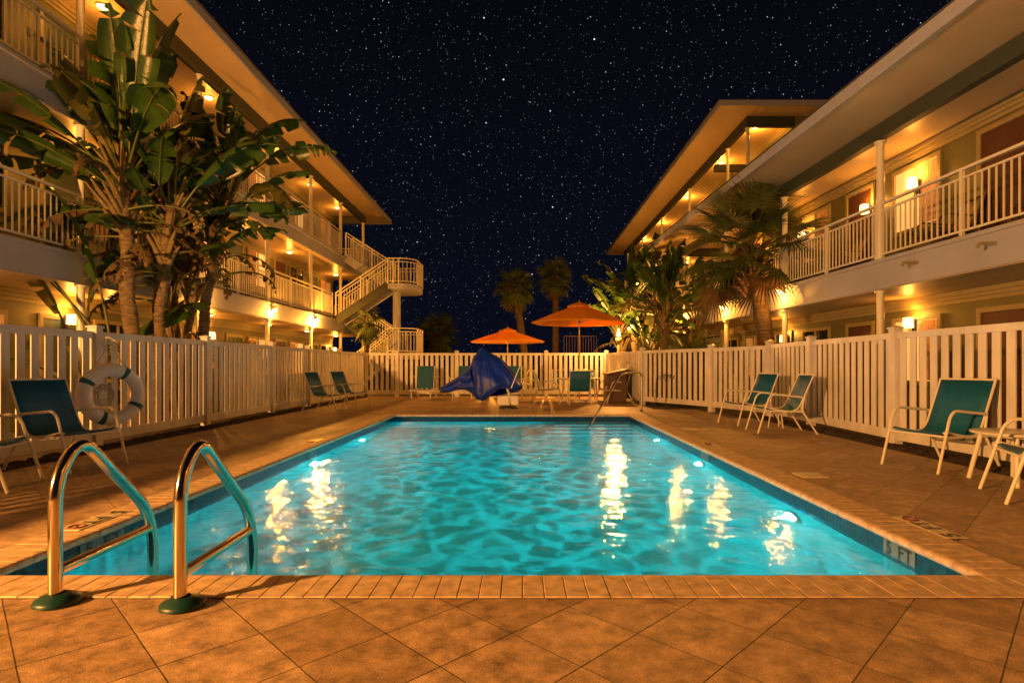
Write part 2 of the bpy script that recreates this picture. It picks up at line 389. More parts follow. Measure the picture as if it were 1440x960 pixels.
def caustic_light(lamp, pos, depth):
    """the beam is broken up the way rippled water breaks it: a bright net, laid out over the pool floor"""
    l = lamp.data; l.use_nodes = True; nt = l.node_tree; N = nt.nodes; L = nt.links; em = N.get('Emission')
    ge = N.new('ShaderNodeNewGeometry'); sp = N.new('ShaderNodeSeparateXYZ'); L.new(ge.outputs['Incoming'], sp.inputs[0])
    az = N.new('ShaderNodeMath'); az.operation = 'ABSOLUTE'; L.new(sp.outputs[2], az.inputs[0])
    mz = N.new('ShaderNodeMath'); mz.operation = 'MAXIMUM'; L.new(az.outputs[0], mz.inputs[0]); mz.inputs[1].default_value = .04
    out = []
    for k in (0, 1):
        d = N.new('ShaderNodeMath'); d.operation = 'DIVIDE'; L.new(sp.outputs[k], d.inputs[0]); L.new(mz.outputs[0], d.inputs[1])
        m = N.new('ShaderNodeMath'); m.operation = 'MULTIPLY_ADD'; L.new(d.outputs[0], m.inputs[0]); m.inputs[1].default_value = depth; m.inputs[2].default_value = pos[k]; out.append(m)
    cb = N.new('ShaderNodeCombineXYZ'); L.new(out[0].outputs[0], cb.inputs[0]); L.new(out[1].outputs[0], cb.inputs[1])
    nz = N.new('ShaderNodeTexNoise'); nz.inputs['Scale'].default_value = 2.2; nz.inputs['Detail'].default_value = 2; L.new(cb.outputs[0], nz.inputs['Vector'])
    mx = N.new('ShaderNodeVectorMath'); mx.operation = 'SCALE'; L.new(nz.outputs['Color'], mx.inputs[0]); mx.inputs['Scale'].default_value = .55
    ad = N.new('ShaderNodeVectorMath'); ad.operation = 'ADD'; L.new(cb.outputs[0], ad.inputs[0]); L.new(mx.outputs[0], ad.inputs[1])
    v = N.new('ShaderNodeTexVoronoi'); v.voronoi_dimensions = '2D'; v.feature = 'DISTANCE_TO_EDGE'; v.inputs['Scale'].default_value = 3.1; L.new(ad.outputs[0], v.inputs['Vector'])
    r = N.new('ShaderNodeMapRange'); r.interpolation_type = 'SMOOTHERSTEP'; L.new(v.outputs['Distance'], r.inputs[0]); r.inputs[1].default_value = .0; r.inputs[2].default_value = .17
    r.inputs[3].default_value = CAU; r.inputs[4].default_value = .34
    L.new(r.outputs[0], em.inputs['Strength'])
CAU = 9.5
POOLC = (.04, .84, .86)
names = {(-1, 8.0): 'round underwater pool light in the left pool wall, nearer of the two', (-1, 10.4): 'round underwater pool light in the left pool wall, farther of the two',
         (1, 5.3): 'round underwater pool light in the right pool wall, nearest and brightest', (1, 8.0): 'round underwater pool light in the right pool wall, middle of three', (1, 10.4): 'round underwater pool light in the right pool wall, farthest of three'}
for (s, y), lab in names.items():
    X = PX0 if s < 0 else PX1
    t = thing('pool_light', lab, 'pool light', (X-s*.002, y, -.56), 0, 'underwater pool lights')
    rm = Matrix.Rotation(R(90)*(-s), 4, 'Y')
    b = MB(); b.lathe([(.075, 0), (.11, 0), (.12, .012), (.11, .03), (.085, .032), (.075, .025)], n=24); b.v = [tuple(rm @ Vector(p)) for p in b.v]; b.build('ring', 'frame_white', t)
    b = MB(); b.lathe([(.001, .05), (.06, .045), (.095, .03)], n=24); b.v = [tuple(rm @ Vector(p)) for p in b.v]; b.build('lens', 'pool_lens', t)
    lp = point('pool_lamp', (-s*.09, 0, 0), P_POOL, POOLC, .01, t); caustic_light(lp, (X-s*.09, y), .84)

# depth markers
def no_diving(parent, x, y, z, r):
    b = MB(); b.torus(r, r*.14, Matrix.Translation((x, y, z)), n=24, m=4); b.bar((x-r*.7, y-r*.7, z), (x+r*.7, y+r*.7, z), r*.25, .002)
    b.build('no_diving_symbol', 'red', parent)
def deck_marker(x, y, s, txt, lab, big=1):
    t = thing('depth_marker', lab, 'depth marker', (x, y, .0115), R(90) if s > 0 else R(-90), 'pool depth markers')
    b = MB(); b.box(-.27*big, .27*big, -.075, .075, 0, .004); b.build('plate', 'marker', t, bevel=.001)
    text_mesh(txt, .15, 'lettering', 'black', t, (-.07*big, 0, .0055), (0,0,0), sx=1.15*big)
    no_diving(t, .19*big, 0, .005, .05)
# a reader on the left deck faces +x, the reader on the right deck faces -x
deck_marker(PX0-.17, 4.2, -1, '5 FT', 'cream 5 FT plate with no diving symbol, on the left coping behind the ladder rails')
deck_marker(PX1+.34, 4.02, 1, '5 FT', 'cream 5 FT plate with no diving symbol, on the deck by the right front corner')
deck_marker(PX0-.17, 8.6, -1, '4 FT', 'cream 4 FT depth plate on the left coping halfway down the pool', .8)
deck_marker(PX1+.17, 8.1, 1, '4 FT', 'cream 4 FT depth plate on the right coping halfway down the pool', .8)
def wall_marker(y, s, txt, lab, sc=1):
    X = PX0+.002 if s < 0 else PX1-.002
    t = thing('tile_marker', lab, 'depth marker', (X, y, -.105), R(90) if s < 0 else R(-90), 'waterline depth markers')
    b = MB(); b.box(-.21*sc, .21*sc, -.006, 0, -.055, .06); b.build('plate', 'marker_blue', t, bevel=.001)
    text_mesh(txt, .12, 'lettering', 'black', t, (0, -.0075, .0), (R(90), 0, 0), sx=1.35*sc)
wall_marker(4.02, -1, '5 FT', 'pale 5 FT waterline tile in the left pool wall, behind the ladder rails')
wall_marker(3.82, 1, '5 FT', 'pale 5 FT waterline tile in the blue band near the right front corner', .75)
wall_marker(8.05, -1, '4 FT', 'small pale 4 FT waterline tile in the left pool wall', .7)
wall_marker(7.87, 1, '4 FT', 'small pale 4 FT waterline tile in the right pool wall', .7)
for x, y, lab in ((3.02, 5.95, 'square cream skimmer lid set in the right deck, nearer one'), (3.04, 10.3, 'square cream skimmer lid set in the right deck, farther one')):
    b = MB(); b.box(x-.13, x+.13, y-.13, y+.13, .001, .012); tag(b.build('skimmer_lid', 'marker', bevel=.003), lab, 'skimmer lid', 'skimmer lids')

# ------------------------------------------------------------------ buildings
def railing(b, p0, p1, h=1.0, sp=.115, stanch=True):
    p0 = Vector(p0); p1 = Vector(p1); d = p1-p0; L_ = d.length; u = d.normalized(); Z = Vector((0,0,1))
    b.bar(p0+Z*h, p1+Z*h, .06, .04); b.bar(p0+Z*(h-.13), p1+Z*(h-.13), .035, .03); b.bar(p0+Z*.09, p1+Z*.09, .035, .03)
    n = max(1, round(L_/sp))
    for i in range(n+1):
        q = p0+d*(i/n)
        big = stanch and (i in (0, n, n//2))
        w = .05 if big else .019
        b.bar(q+Z*(0 if big else .09), q+Z*(h-.02 if big else h-.13), w, w, up=u)
CEIL_LIGHTS = []
def building(name, label, s, rot, xf, xw, xe, y0, y1, floors, th, roofz, posty, beamz, gap=None, skip_rail=(), eave_pad=1.2, ground=True):
    t = thing(name, label, 'building', (0,0,0), rot)
    X = lambda x: s*x
    xb = xw+5
    b = MB(); b.box(X(xw), X(xb), y0, y1, -.02, roofz-.002); b.build('wall', 'siding', t)
    for z in floors:
        b = MB(); b.box(X(xf), X(xw-.002), y0-.02, y1, z-th, z)
        b.build('floor_slab', 'slab_white', t, bevel=.012)
        b = MB(); b.box(X(xf+.02), X(xw-.01), y0, y1-.02, z-th-.012, z-th-.003); b.build('soffit', 'ceiling', t)
        b = MB(); b.box(X(xf-.035), X(xf-.003), y0, y1, z-.07, z-.004); b.build('slab_nosing', 'slab_white', t, bevel=.006)
    # roof
    b = MB(); b.box(X(xe), X(xb+.5), y0-eave_pad, y1+eave_pad, roofz, roofz+.05); b.build('roof_soffit', 'ceiling', t)
    b = MB()
    for (xa, xc, ya, yc) in ((xe-.05, xe-.003, y0-eave_pad-.05, y1+eave_pad+.05), (xe, xb+.5, y0-eave_pad-.05, y0-eave_pad-.003), (xe, xb+.5, y1+eave_pad+.003, y1+eave_pad+.05)):
        b.box(X(xa), X(xc), ya, yc, roofz-.03, roofz+.17)
    b.build('fascia_board', 'fascia', t, bevel=.008)
    b = MB(); ym = (y0+y1)/2; xm = (xe+xb)/2; za = roofz+.172; zr = roofz+1.3
    c = [(X(xe-.09), y0-eave_pad-.09, za), (X(xb+.6), y0-eave_pad-.09, za), (X(xb+.6), y1+eave_pad+.09, za), (X(xe-.09), y1+eave_pad+.09, za), (X(xm), y0+3, zr), (X(xm), y1-3, zr)]
    b.add(c, [(0,1,4), (1,2,5,4), (2,3,5), (3,0,4,5), (0,3,2,1)]); b.build('roof', 'roof', t)
    b = MB(); b.box(X(xf+.0), X(xf+.16), y0, y1, beamz, roofz-.003); b.box(X(xf+.163), X(xw-.003), y1-.16, y1, beamz, roofz-.003); b.box(X(xf+.163), X(xw-.003), y0, y0+.16, beamz, roofz-.003)
    b.build('eave_beam', 'beam', t, bevel=.01)
    levels = ([0] if ground else [])+list(floors)
    tops = [z-th for z in floors]+[beamz]
    if not ground: tops = tops[1:]
    ceils = ([floors[0]-th] if ground else [])+[z-th for z in floors[1:]]+[roofz]
    for k, z in enumerate(levels):
        for y in posty:
            b = MB(); b.tube([(X(xf+.09), y, z), (X(xf+.09), y, tops[k]-.012)], .062, 14)
            b.lathe([(.063, 0), (.1, 0), (.1, .03), (.063, .035)], (X(xf+.09), y, tops[k]-.05), n=14, smooth=False); b.build('post', 'frame_white', t)
        # crown trim under each ceiling
        b = MB(); cz = ceils[k]
        for j, (dx, dz0, dz1) in enumerate(((.10, -.10, -.016), (.065, -.17, -.101), (.03, -.24, -.171))): b.box(X(xw-dx), X(xw-.003), y0+.17, y1-.17, cz+dz0, cz+dz1)
        b.build('crown_trim', 'trim', t, bevel=.004)
        if z > 0:
            ys = [y0]+[y for y in posty if y > y0]+[y1]
            for a, c in zip(ys[:-1], ys[1:]):
                segs = [(a, c)]
                g = gap.get(z) if gap else None
                if g:
                    ns = []
                    for (p, q) in segs:
                        if g[1] <= p or g[0] >= q: ns.append((p, q))
                        else:
                            if g[0] > p+.1: ns.append((p, g[0]))
                            if g[1] < q-.1: ns.append((g[1], q))
                    segs = ns
                for p, q in segs:
                    if q-p < .3: continue
                    b = MB(); railing(b, (X(xf+.07), p+.07, z), (X(xf+.07), q-.07, z)); b.build('railing', 'frame_white', t)
            b = MB(); railing(b, (X(xf+.1), y1-.07, z), (X(xw-.1), y1-.07, z)); b.build('railing', 'frame_white', t)
    return t

def opening(t, s, xw, y, z, kind, w=None, lit=None, fill=None):
    """doors and windows stand a few centimetres proud of the wall"""
    X = lambda x: s*x
    if kind == 'door':
        w = w or .92; h = 2.05
        b = MB(); b.box(X(xw-.045), X(xw-.003), y-w/2-.08, y-w/2, z, z+h+.09); b.box(X(xw-.045), X(xw-.003), y+w/2, y+w/2+.08, z, z+h+.09); b.box(X(xw-.045), X(xw-.003), y-w/2, y+w/2, z+h, z+h+.09)
        fr = b.build('door_frame', 'trim', t, bevel=.005)
        b = MB(); b.box(X(xw-.022), X(xw-.003), y-w/2+.003, y+w/2-.003, z+.003, z+h-.003)
        for a, c in ((.15, .85), (1.05, 1.85)): b.box(X(xw-.032), X(xw-.0225), y-w/2+.14, y+w/2-.14, z+a, z+c)
        d = b.build('door', fill or 'door_red', t, bevel=.004)
        b = MB(); b.box(X(xw-.012), X(xw-.003), y-w/2-.32, y-w/2-.16, z+1.45, z+1.62); b.build('door_plaque', 'beam', t)
        b = MB(); b.box(X(xw-.03), X(xw-.003), y+w/2+.3, y+w/2+.62, z+.25, z+.5)
        for q in range(5): b.box(X(xw-.04), X(xw-.0301), y+w/2+.32, y+w/2+.6, z+.275+.045*q, z+.295+.045*q)
        b.build('vent_grille', 'trim', t)
        b = MB(); b.tube([(X(xw-.03), y+w/2-.08, z+1.0), (X(xw-.09), y+w/2-.08, z+1.0), (X(xw-.09), y+w/2-.2, z+1.0)], .011, 6); b.build('handle', 'steel_dull', d)
    else:
        w = w or 1.5; za = z+.85; zb = z+2.05
        b = MB()
        for (ya, yb, z0, z1) in ((y-w/2-.08, y-w/2, za-.08, zb+.08), (y+w/2, y+w/2+.08, za-.08, zb+.08), (y-w/2, y+w/2, zb, zb+.08), (y-w/2, y+w/2, za-.08, za), (y-.025, y+.025, za, zb)):
            b.box(X(xw-.05), X(xw-.003), ya, yb, z0, z1)
        wn = b.build('window', 'trim', t, bevel=.005)
        b = MB(); b.box(X(xw-.015), X(xw-.003), y-w/2+.003, y+w/2-.003, za+.003, zb-.003)
        pm = {None: 'glass_dark', 'full': 'window_lit', 'dim': 'window_glow'}[lit]
        b.build('pane', pm, wn)
        if lit:   # pleated curtain on one half
            b = MB(); n = 14; vs = []
            for i in range(n+1):
                yy = y-w/2+.01+(w*.42)*i/n
                for zz in (za+.02, zb-.02): vs.append((X(xw-.02-.008*(i % 2)), yy, zz))
            b.add(vs, [(2*i, 2*i+1, 2*i+3, 2*i+2) for i in range(n)]); b.build('curtain', 'towel', wn)

def siding_mat():
    m = mat('siding', (.15, .14, .06), .5, var=.1, vscale=1.5)
    nt = m.node_tree; N = nt.nodes; L = nt.links
    tc = N.new('ShaderNodeTexCoord'); sp = N.new('ShaderNodeSeparateXYZ'); L.new(tc.outputs['Object'], sp.inputs[0])
    ml = N.new('ShaderNodeMath'); ml.operation = 'MULTIPLY'; L.new(sp.outputs['Z'], ml.inputs[0]); ml.inputs[1].default_value = 1/.2
    fr = N.new('ShaderNodeMath'); fr.operation = 'FRACT'; L.new(ml.outputs[0], fr.inputs[0])
    bp = N.new('ShaderNodeBump'); bp.inputs['Distance'].default_value = .02; bp.inputs['Strength'].default_value = .7; bp.invert = True
    L.new(fr.outputs[0], bp.inputs['Height']); L.new(bp.outputs[0], N['Principled BSDF'].inputs['Normal'])
    return m
M['siding'] = siding_mat()

LP = [2.6, 6.2, 9.8, 13.4, 17.0, 20.5, 23.9, 27.3]
LF = [3.05, 5.78]
lb = building('hotel_building', 'three storey cream and olive motel wing on the left with lit balconies', -1, 0, 7.5, 9.1, 6.62, -3, 27.5, LF, .5, 8.33, LP, 8.0,
              gap={3.05: (22.85, 23.95), 5.78: (24.1, 25.2)}, eave_pad=1.3)
LRF = [3.05]
RROT = math.atan(.041)
RP = [2.9, 6.45, 9.98, 13.4, 16.9, 20.7]
rb = building('motel_wing', 'two storey olive motel wing at the near right with white balcony railing', 1, RROT, 6.8, 8.3, 5.68, -3, 20.9, LRF, .54, 5.48, RP, 5.2, eave_pad=.5)
fp = [21.7, 23.8, 29.2, 35, 40.5, 46]
fb = building('taller_motel_wing', 'taller motel wing at the far right, its flat eave above the near wing', 1, 0, 8.55, 10.4, 7.25, 21.6, 47.5, [2.4, 4.95, 7.45], .45, 10.62, fp, 10.22, eave_pad=.9)
b = MB(); b.box(8.72, 13, 25.6, 25.8, 9.9, 10.2); b.build('cross_beam', 'beam', fb)

# openings
for z in (0, 3.05, 5.78):
    for i, y in enumerate((5.0, 8.5, 12.0, 15.4, 18.8, 22.2, 25.6)):
        opening(lb, -1, 9.1, y+.8, z, 'window', lit=('full' if (i*3+int(z)) % 5 in (0, 2) else 'dim' if (i+int(z)) % 2 else None), w=1.3)
        opening(lb, -1, 9.1, y-.75, z, 'door', fill='door_red' if i % 2 else 'door_teal')
for z in (0, 3.05):
    for i, (yw, yd, lit) in enumerate(((4.9, 6.4, 'dim'), (10.95, 9.0, 'full'), (8.0-.7, None, None), (13.6+.9, 12.7, None if z == 0 else 'dim'), (18.1, 16.2, 'dim'), (19.9, None, None))):
        opening(rb, 1, 8.3, yw, z, 'window', lit=lit, w=1.15)
        if yd: opening(rb, 1, 8.3, yd, z, 'door', fill='door_red' if i % 2 else 'door_teal', w=.85)
for z in (0, 2.4, 4.95, 7.45):
    for i in range(5):
        opening(fb, 1, 10.4, 24.3+4.6*i, z, 'window', lit='dim' if i % 2 else None); opening(fb, 1, 10.4, 26.6+4.6*i, z, 'door')

# ceiling lights
def make_ceiling_light():
    t = thing('ceiling_light', 'x', 'ceiling light')
    b = MB(); b.lathe([(.001, 0), (.12, 0), (.12, -.02), (.105, -.03)], n=20); b.build('rim', 'frame_white', t)
    b = MB(); b.lathe([(.10, -.022), (.09, -.05), (.05, -.07), (.001, -.075)], n=20); b.build('diffuser', 'dome', t)
    return t
cl0 = make_ceiling_light(); first = [True]
ORD = ['nearest', 'second', 'third', 'fourth', 'fifth', 'sixth', 'seventh', 'eighth']
def ceiling_light(loc, label, group, pw=1):
    if first[0]: t = cl0; t.location = loc; t['label'] = label; t['group'] = group; first[0] = False
    else: t = dup(cl0, loc, 0, label, group)
    point('ceiling_lamp', (loc[0], loc[1], loc[2]-.34), P_CEIL*pw, WARM, .05)
for fl, z in (('ground floor', 2.55-.013), ('second floor', 5.28-.013), ('third floor', 8.33)):
    for i, y in enumerate({2.537: (4.4, 8.0, 11.6, 15.2, 18.8, 22.2, 25.6), 5.267: (3.4, 6.9, 10.7, 13.8, 17.0, 20.5, 25.6), 8.33: (4.5, 8, 11.35, 15.2, 19.4, 22.5, 25.8)}[round(z, 3)]):
        ceiling_light((-8.35, y, z), f'{ORD[i]} warm ceiling light over the {fl} left wing walkway, from the front', 'ceiling lights of the left wing', .55 if z < 3 else .8)
for i, y in enumerate((22.6, 26.5, 32, 37.7, 43)):
    ceiling_light((9.3, y, 10.62), f'{ORD[i]} ceiling light under the roof of the taller far right wing, from the front', 'ceiling lights of the taller right wing', 4)
    ceiling_light((9.3, y, 6.98), f'{ORD[i]} ceiling light over the middle walkway of the taller far right wing, from the front', 'ceiling lights of the taller right wing', 2)

# slab lamps (bullet wall lamps on the slab face washing it downwards)
def make_slab_lamp():
    t = thing('wall_lamp', 'x', 'wall lamp')        # local +x points away from the wall
    b = MB(); b.box(-.0, .03, -.045, .045, -.05, .12); b.build('bracket', 'frame_white', t, bevel=.005)
    b = MB(); b.lathe([(.05, .12), (.055, .06), (.06, -.0), (.05, 0), (.05, .06)], (.09, 0, 0), n=14); b.tube([(.02, 0, .08), (.07, 0, .08)], .012, 6); b.build('shade', 'frame_white', t)
    b = MB(); b.lathe([(.001, .02), (.028, 0), (.034, -.035), (.025, -.065), (.001, -.08)], (.09, 0, 0), n=12); b.build('bulb', 'bulb', t)
    return t
sl0 = make_slab_lamp(); fs = [True]
def slab_lamp(loc, rz, label, group, pw):
    if fs[0]: t = sl0; t.location = loc; t.rotation_euler[2] = rz; t['label'] = label; t['group'] = group; fs[0] = False
    else: t = dup(sl0, loc, rz, label, group)
    point('wall_lamp_light', (loc[0]+math.cos(rz)*.16, loc[1]+math.sin(rz)*.16, loc[2]-.12), pw, WARM, .045)
for i, y in enumerate([13.25, 17.05, 20.55]):
    slab_lamp((-7.465, y, 2.83), 0, f'{ORD[i]} bright bullet lamp on the left wing second floor slab edge, from the front', 'slab lamps of the left wing', P_SLAB_L*(1, 1, 4)[i])
for i, y in enumerate([13.25, 16.75, 20.6]):
    p = Matrix.Rotation(RROT, 4, 'Z') @ Vector((6.765, y, 2.92))
    slab_lamp(tuple(p), PI+RROT, f'{ORD[i]} bright bullet lamp on the near right wing balcony slab edge, from the front', 'slab lamps of the right wing', P_SLAB_R*(1, 1.3, 3.4)[i])
for i, y in enumerate([23.9, 29.2, 35.2, 42]):  # added lamps, there only to brighten the eave above them
    slab_lamp((8.51, y, 7.2), PI, f'{ORD[i]} added fill lamp on the top slab edge of the taller far right wing', 'added fill lamps of the taller right wing', 120)
# the floodlight behind the camera, on the left wing, that throws the hard rail shadows
t = thing('flood_lamp', 'warm floodlight on the left wing behind the camera', 'flood lamp', (-7.46, -1.6, 2.62))
b = MB(); b.box(0, .12, -.12, .12, -.09, .09); b.build('housing', 'dark_metal', t, bevel=.01)
b = MB(); b.box(.121, .128, -.1, .1, -.07, .07); b.build('lens', 'dome', t)
point('flood_light', (.2, 0, -.02), P_FLOOD, (1, .42, .095), .05, t, 'SPOT', (1, .8, -.1))
t = thing('flood_lamp', 'added fill floodlight on the right wing behind the camera', 'flood lamp', (6.7, -2.2, 4.4))  # added fill, out of view, aimed up to brighten the left eave
b = MB(); b.box(-.12, 0, -.12, .12, -.09, .09); b.build('housing', 'dark_metal', t, bevel=.01)
b = MB(); b.box(-.128, -.121, -.1, .1, -.07, .07); b.build('lens', 'dome', t)
point('flood_light', (-.2, 0, -.02), P_FLOOD*.2, (1, .41, .07), .05, t, 'SPOT', (-1, 1.3, 1.0)).data.spot_size = R(95)

# sconces beside the room windows
def make_sconce():
    t = thing('wall_sconce', 'x', 'wall sconce')
    b = MB(); b.box(0, .02, -.05, .05, -.2, .1); b.tube([(.02, 0, -.1), (.1, 0, -.14), (.12, 0, -.06)], .01, 6); b.build('arm', 'dark_metal', t)
    b = MB(); b.lathe([(.095, -.1), (.082, .1)], (.13, 0, .02), n=4, smooth=False, rot=PI/4); b.build('lamp_shade', 'shade', t, solid=.004)
    return t
sc0 = make_sconce(); fc = [True]
def sconce(loc, rz, label, pw=1):
    if fc[0]: t = sc0; t.location = loc; t.rotation_euler[2] = rz; t['label'] = label; t['group'] = 'window sconces'; fc[0] = False
    else: t = dup(sc0, loc, rz, label, 'window sconces')
    point('sconce_light', (loc[0]+math.cos(rz)*.13, loc[1]+math.sin(rz)*.13, loc[2]+.2), P_SCONCE*pw, WARM, .06)
sconce((-9.05, 11.3, 2.05), 0, 'glowing square sconce on the left ground floor wall, by the framed window', 2.2)
sconce((-9.05, 16.4, 2.0), 0, 'glowing square sconce on the left ground floor wall, behind the second fence post')
sconce((-9.05, 27.2, 1.9), 0, 'glowing square sconce at the far end of the left ground floor', 2)
Rm = Matrix.Rotation(RROT, 4, 'Z')
for y, z, lab in ((6.1, 1.98, 'glowing square sconce on the near right ground floor wall, nearest the camera'), (6.3, 4.72, 'glowing square sconce on the upper right wall nearest the camera'), (14.9, 4.65, 'glowing square sconce on the upper right wall, partly behind the fan palm crown'), (10.95, 1.98, 'glowing square sconce on the near right ground floor window'), (10.85, 4.72, 'glowing square sconce on the upper right wall by the lit window'), (12.3, 4.6, 'glowing square sconce on the upper right wall behind the round post'),
                  (15.9, 1.9, 'glowing square sconce on the right ground floor wall behind the fan palm'), (17.6, 4.6, 'glowing square sconce on the upper right wall behind the fan palm')):
    p = Rm @ Vector((8.25, y, z)); sconce(tuple(p), PI+RROT, lab, 2.1 if z > 3 else 1.5)
# drain spouts on the right slab
for i, (y, lab) in enumerate(((7.5, 'short drain spout on the right balcony slab, nearer one'), (8.95, 'short drain spout on the right balcony slab, farther one'))):
    p = Rm @ Vector((6.8, y, 2.82)); b = MB(); b.tube(fillet([(0, 0, 0), (-.24, 0, 0), (-.255, 0, -.06)], .03), .022, 10)
    o = b.build('drain_spout', 'trim'); o.location = p; tag(o, lab, 'drain spout', 'drain spouts')

# staircase at the end of the left wing
st = thing('staircase', 'switchback outdoor staircase with curved landing on a round column at the left wing end', 'staircase', (0,0,0))
def flight(xa, za, xb_, zb, y0, y1):
    n = 8; b = MB()
    for i in range(n):
        x = xa+(xb_-xa)*i/n; x2 = xa+(xb_-xa)*(i+1)/n; z = za+(zb-za)*(i+1)/n
        b.box(x, x2, y0+.05, y1-.05, z-.05, z)
    b.build('tread', 'slab_white', st)
    for yy, nm in ((y0+.02, 'a'), (y1-.02, 'b')):
        b = MB(); b.bar((xa, yy, za-.08), (xb_, yy, zb-.08), .05, .34); b.build('stringer', 'beam' if nm == 'a' and zb < 4.6 else 'slab_white', st)
        b = MB(); railing(b, (xa, yy, za+.02), (xb_, yy, zb+.02), sp=.13, stanch=True); b.build('railing', 'frame_white', st)
flight(-7.45, 3.05, -5.35, 4.45, 22.85, 23.9); flight(-5.35, 4.45, -7.45, 5.78, 24.15, 25.2)
flight(-7.45, 3.05, -5.35, 1.65, 24.15, 25.2); flight(-5.35, 1.65, -7.45, 0, 22.85, 23.9)
for z in (4.45, 1.65):
    pts = [(-5.35, 22.8)]+[(-4.92+.65*math.sin(a), 23.45-.65*math.cos(a)) for a in [PI/2*i/6 for i in range(7)]]+[(-4.92+.65*math.cos(a), 24.6+.65*math.sin(a)) for a in [PI/2*i/6 for i in range(7)]]+[(-5.35, 25.25)]
    b = MB(); n = len(pts); b.add([(x, y, z-.22) for x, y in pts]+[(x, y, z) for x, y in pts], [tuple(range(n))[::-1], tuple(range(n, 2*n))]+[(i, (i+1) % n, (i+1) % n+n, i+n) for i in range(n)])
    b.build('landing', 'slab_white', st, bevel=.01)
    b = MB(); cum = 0
    for i in range(len(pts)-1):
        p0 = Vector((*pts[i], z)); p1 = Vector((*pts[i+1], z)); railing(b, p0, p1, stanch=(i in (0, 7, 14)), sp=.12)
    b.build('landing_railing', 'frame_white', st)
b = MB(); b.tube([(-5.25, 24.0, 0), (-5.25, 24.0, 4.24)], .16, 24); b.build('column', 'slab_white', st)

# ------------------------------------------------------------------ picket fences
def fence(name, label, pts, hs, first_post=True, ground_gap=.1):
    """pts: post positions; hs: rail top heights; every bay one panel with its rails, each post with its cap"""
    t = thing(name, label, 'fence', (pts[0][0], pts[0][1], 0)); O = Vector((pts[0][0], pts[0][1], 0))
    for i, (x, y) in enumerate(pts):
        if i == 0 and not first_post: continue
        p = Vector((x, y, 0))-O; h = max(hs[max(0, i-1)], hs[min(len(hs)-1, i)])
        mt = Matrix.Translation(p)
        q = Vector(pts[min(i+1, len(pts)-1)])-Vector(pts[max(i-1, 0)]); mt = mt @ Matrix.Rotation(math.atan2(q.y, q.x), 4, 'Z')
        b = MB(); b.box(-.064, .064, -.064, .064, -.05, h+.05, mt); po = b.build('fence_post', 'white_vinyl', t, bevel=.006)
        b = MB(); b.box(-.078, .078, -.078, .078, h+.051, h+.075, mt)
        vs = [mt @ Vector(v) for v in ((-.078,-.078,h+.0755), (.078,-.078,h+.0755), (.078,.078,h+.0755), (-.078,.078,h+.0755), (0,0,h+.105))]; b.add(vs, [(0,1,4),(1,2,4),(2,3,4),(3,0,4)])
        b.build('post_cap', 'white_vinyl', po, bevel=.003)
    for i in range(len(pts)-1):
        a = Vector((*pts[i], 0))-O; c = Vector((*pts[i+1], 0))-O; d = (c-a); L_ = d.length; u = d.normalized(); h = hs[i]
        a2 = a+u*.066; c2 = c-u*.066; Z = Vector((0,0,1)); n = round((L_-.13)/.195)
        b = MB()
        for k in range(n):
            q = a2+(c2-a2)*((k+.5)/n)
            b.bar(q+Z*(ground_gap+.14), q+Z*(h-.085), .022, .112, up=u)
        pn = b.build('fence_panel', 'white_vinyl', t, bevel=.003, seg=1)
        b = MB(); b.bar(a2+Z*(h-.045), c2+Z*(h-.045), .045, .09); b.build('top_rail', 'white_vinyl', pn, bevel=.006)
        b = MB(); b.bar(a2+Z*(ground_gap+.07), c2+Z*(ground_gap+.07), .045, .14); b.build('bottom_rail', 'white_vinyl', pn, bevel=.006)
    return t
FX = -5.88
fence('picket_fence', 'long white vinyl picket fence along the left planting bed', [(FX, -5.8), (FX, -3.1), (FX, -.4), (FX, 2.4), (FX, 5.1), (FX, 7.85), (FX, 10.6), (FX, 13.4), (FX, 15.7), (FX, 18.4), (FX, 21.0)], [1.62]*10)
fence('picket_fence', 'white picket fence across the far end behind the table and blue cover', [(FX, 21.0), (-4.6, 21.05), (-2.4, 21.1), (.92, 21.1), (3.15, 21.1)], [1.62]*4, first_post=False)
fence('picket_fence', 'white vinyl picket fence along the right side, bending in behind the handrail', [(3.15, 21.1), (3.6, 16.9), (4.85, 14.5), (5.5, 12.6), (5.45, 10.7), (5.33, 8.1), (5.38, 5.3), (5.38, 2.5)], [1.6]*3+[1.62]*4, first_post=False)
# dark iron railing far behind
t = thing('iron_railing', 'dark iron railing behind the large orange umbrella, beyond the fence', 'railing', (1.95, 26, 0))
b = MB(); b.bar((0, 0, 2.5), (1.5, 0, 2.5), .04, .04); b.bar((0, 0, .2), (1.5, 0, .2), .04, .04); b.build('rail', 'wood_dark', t)
b = MB()
for i in range(13): b.bar((i*.125, 0, 0), (i*.125, 0, 2.48), .02, .02, up=(0,1,0))
b.build('baluster', 'wood_dark', t)

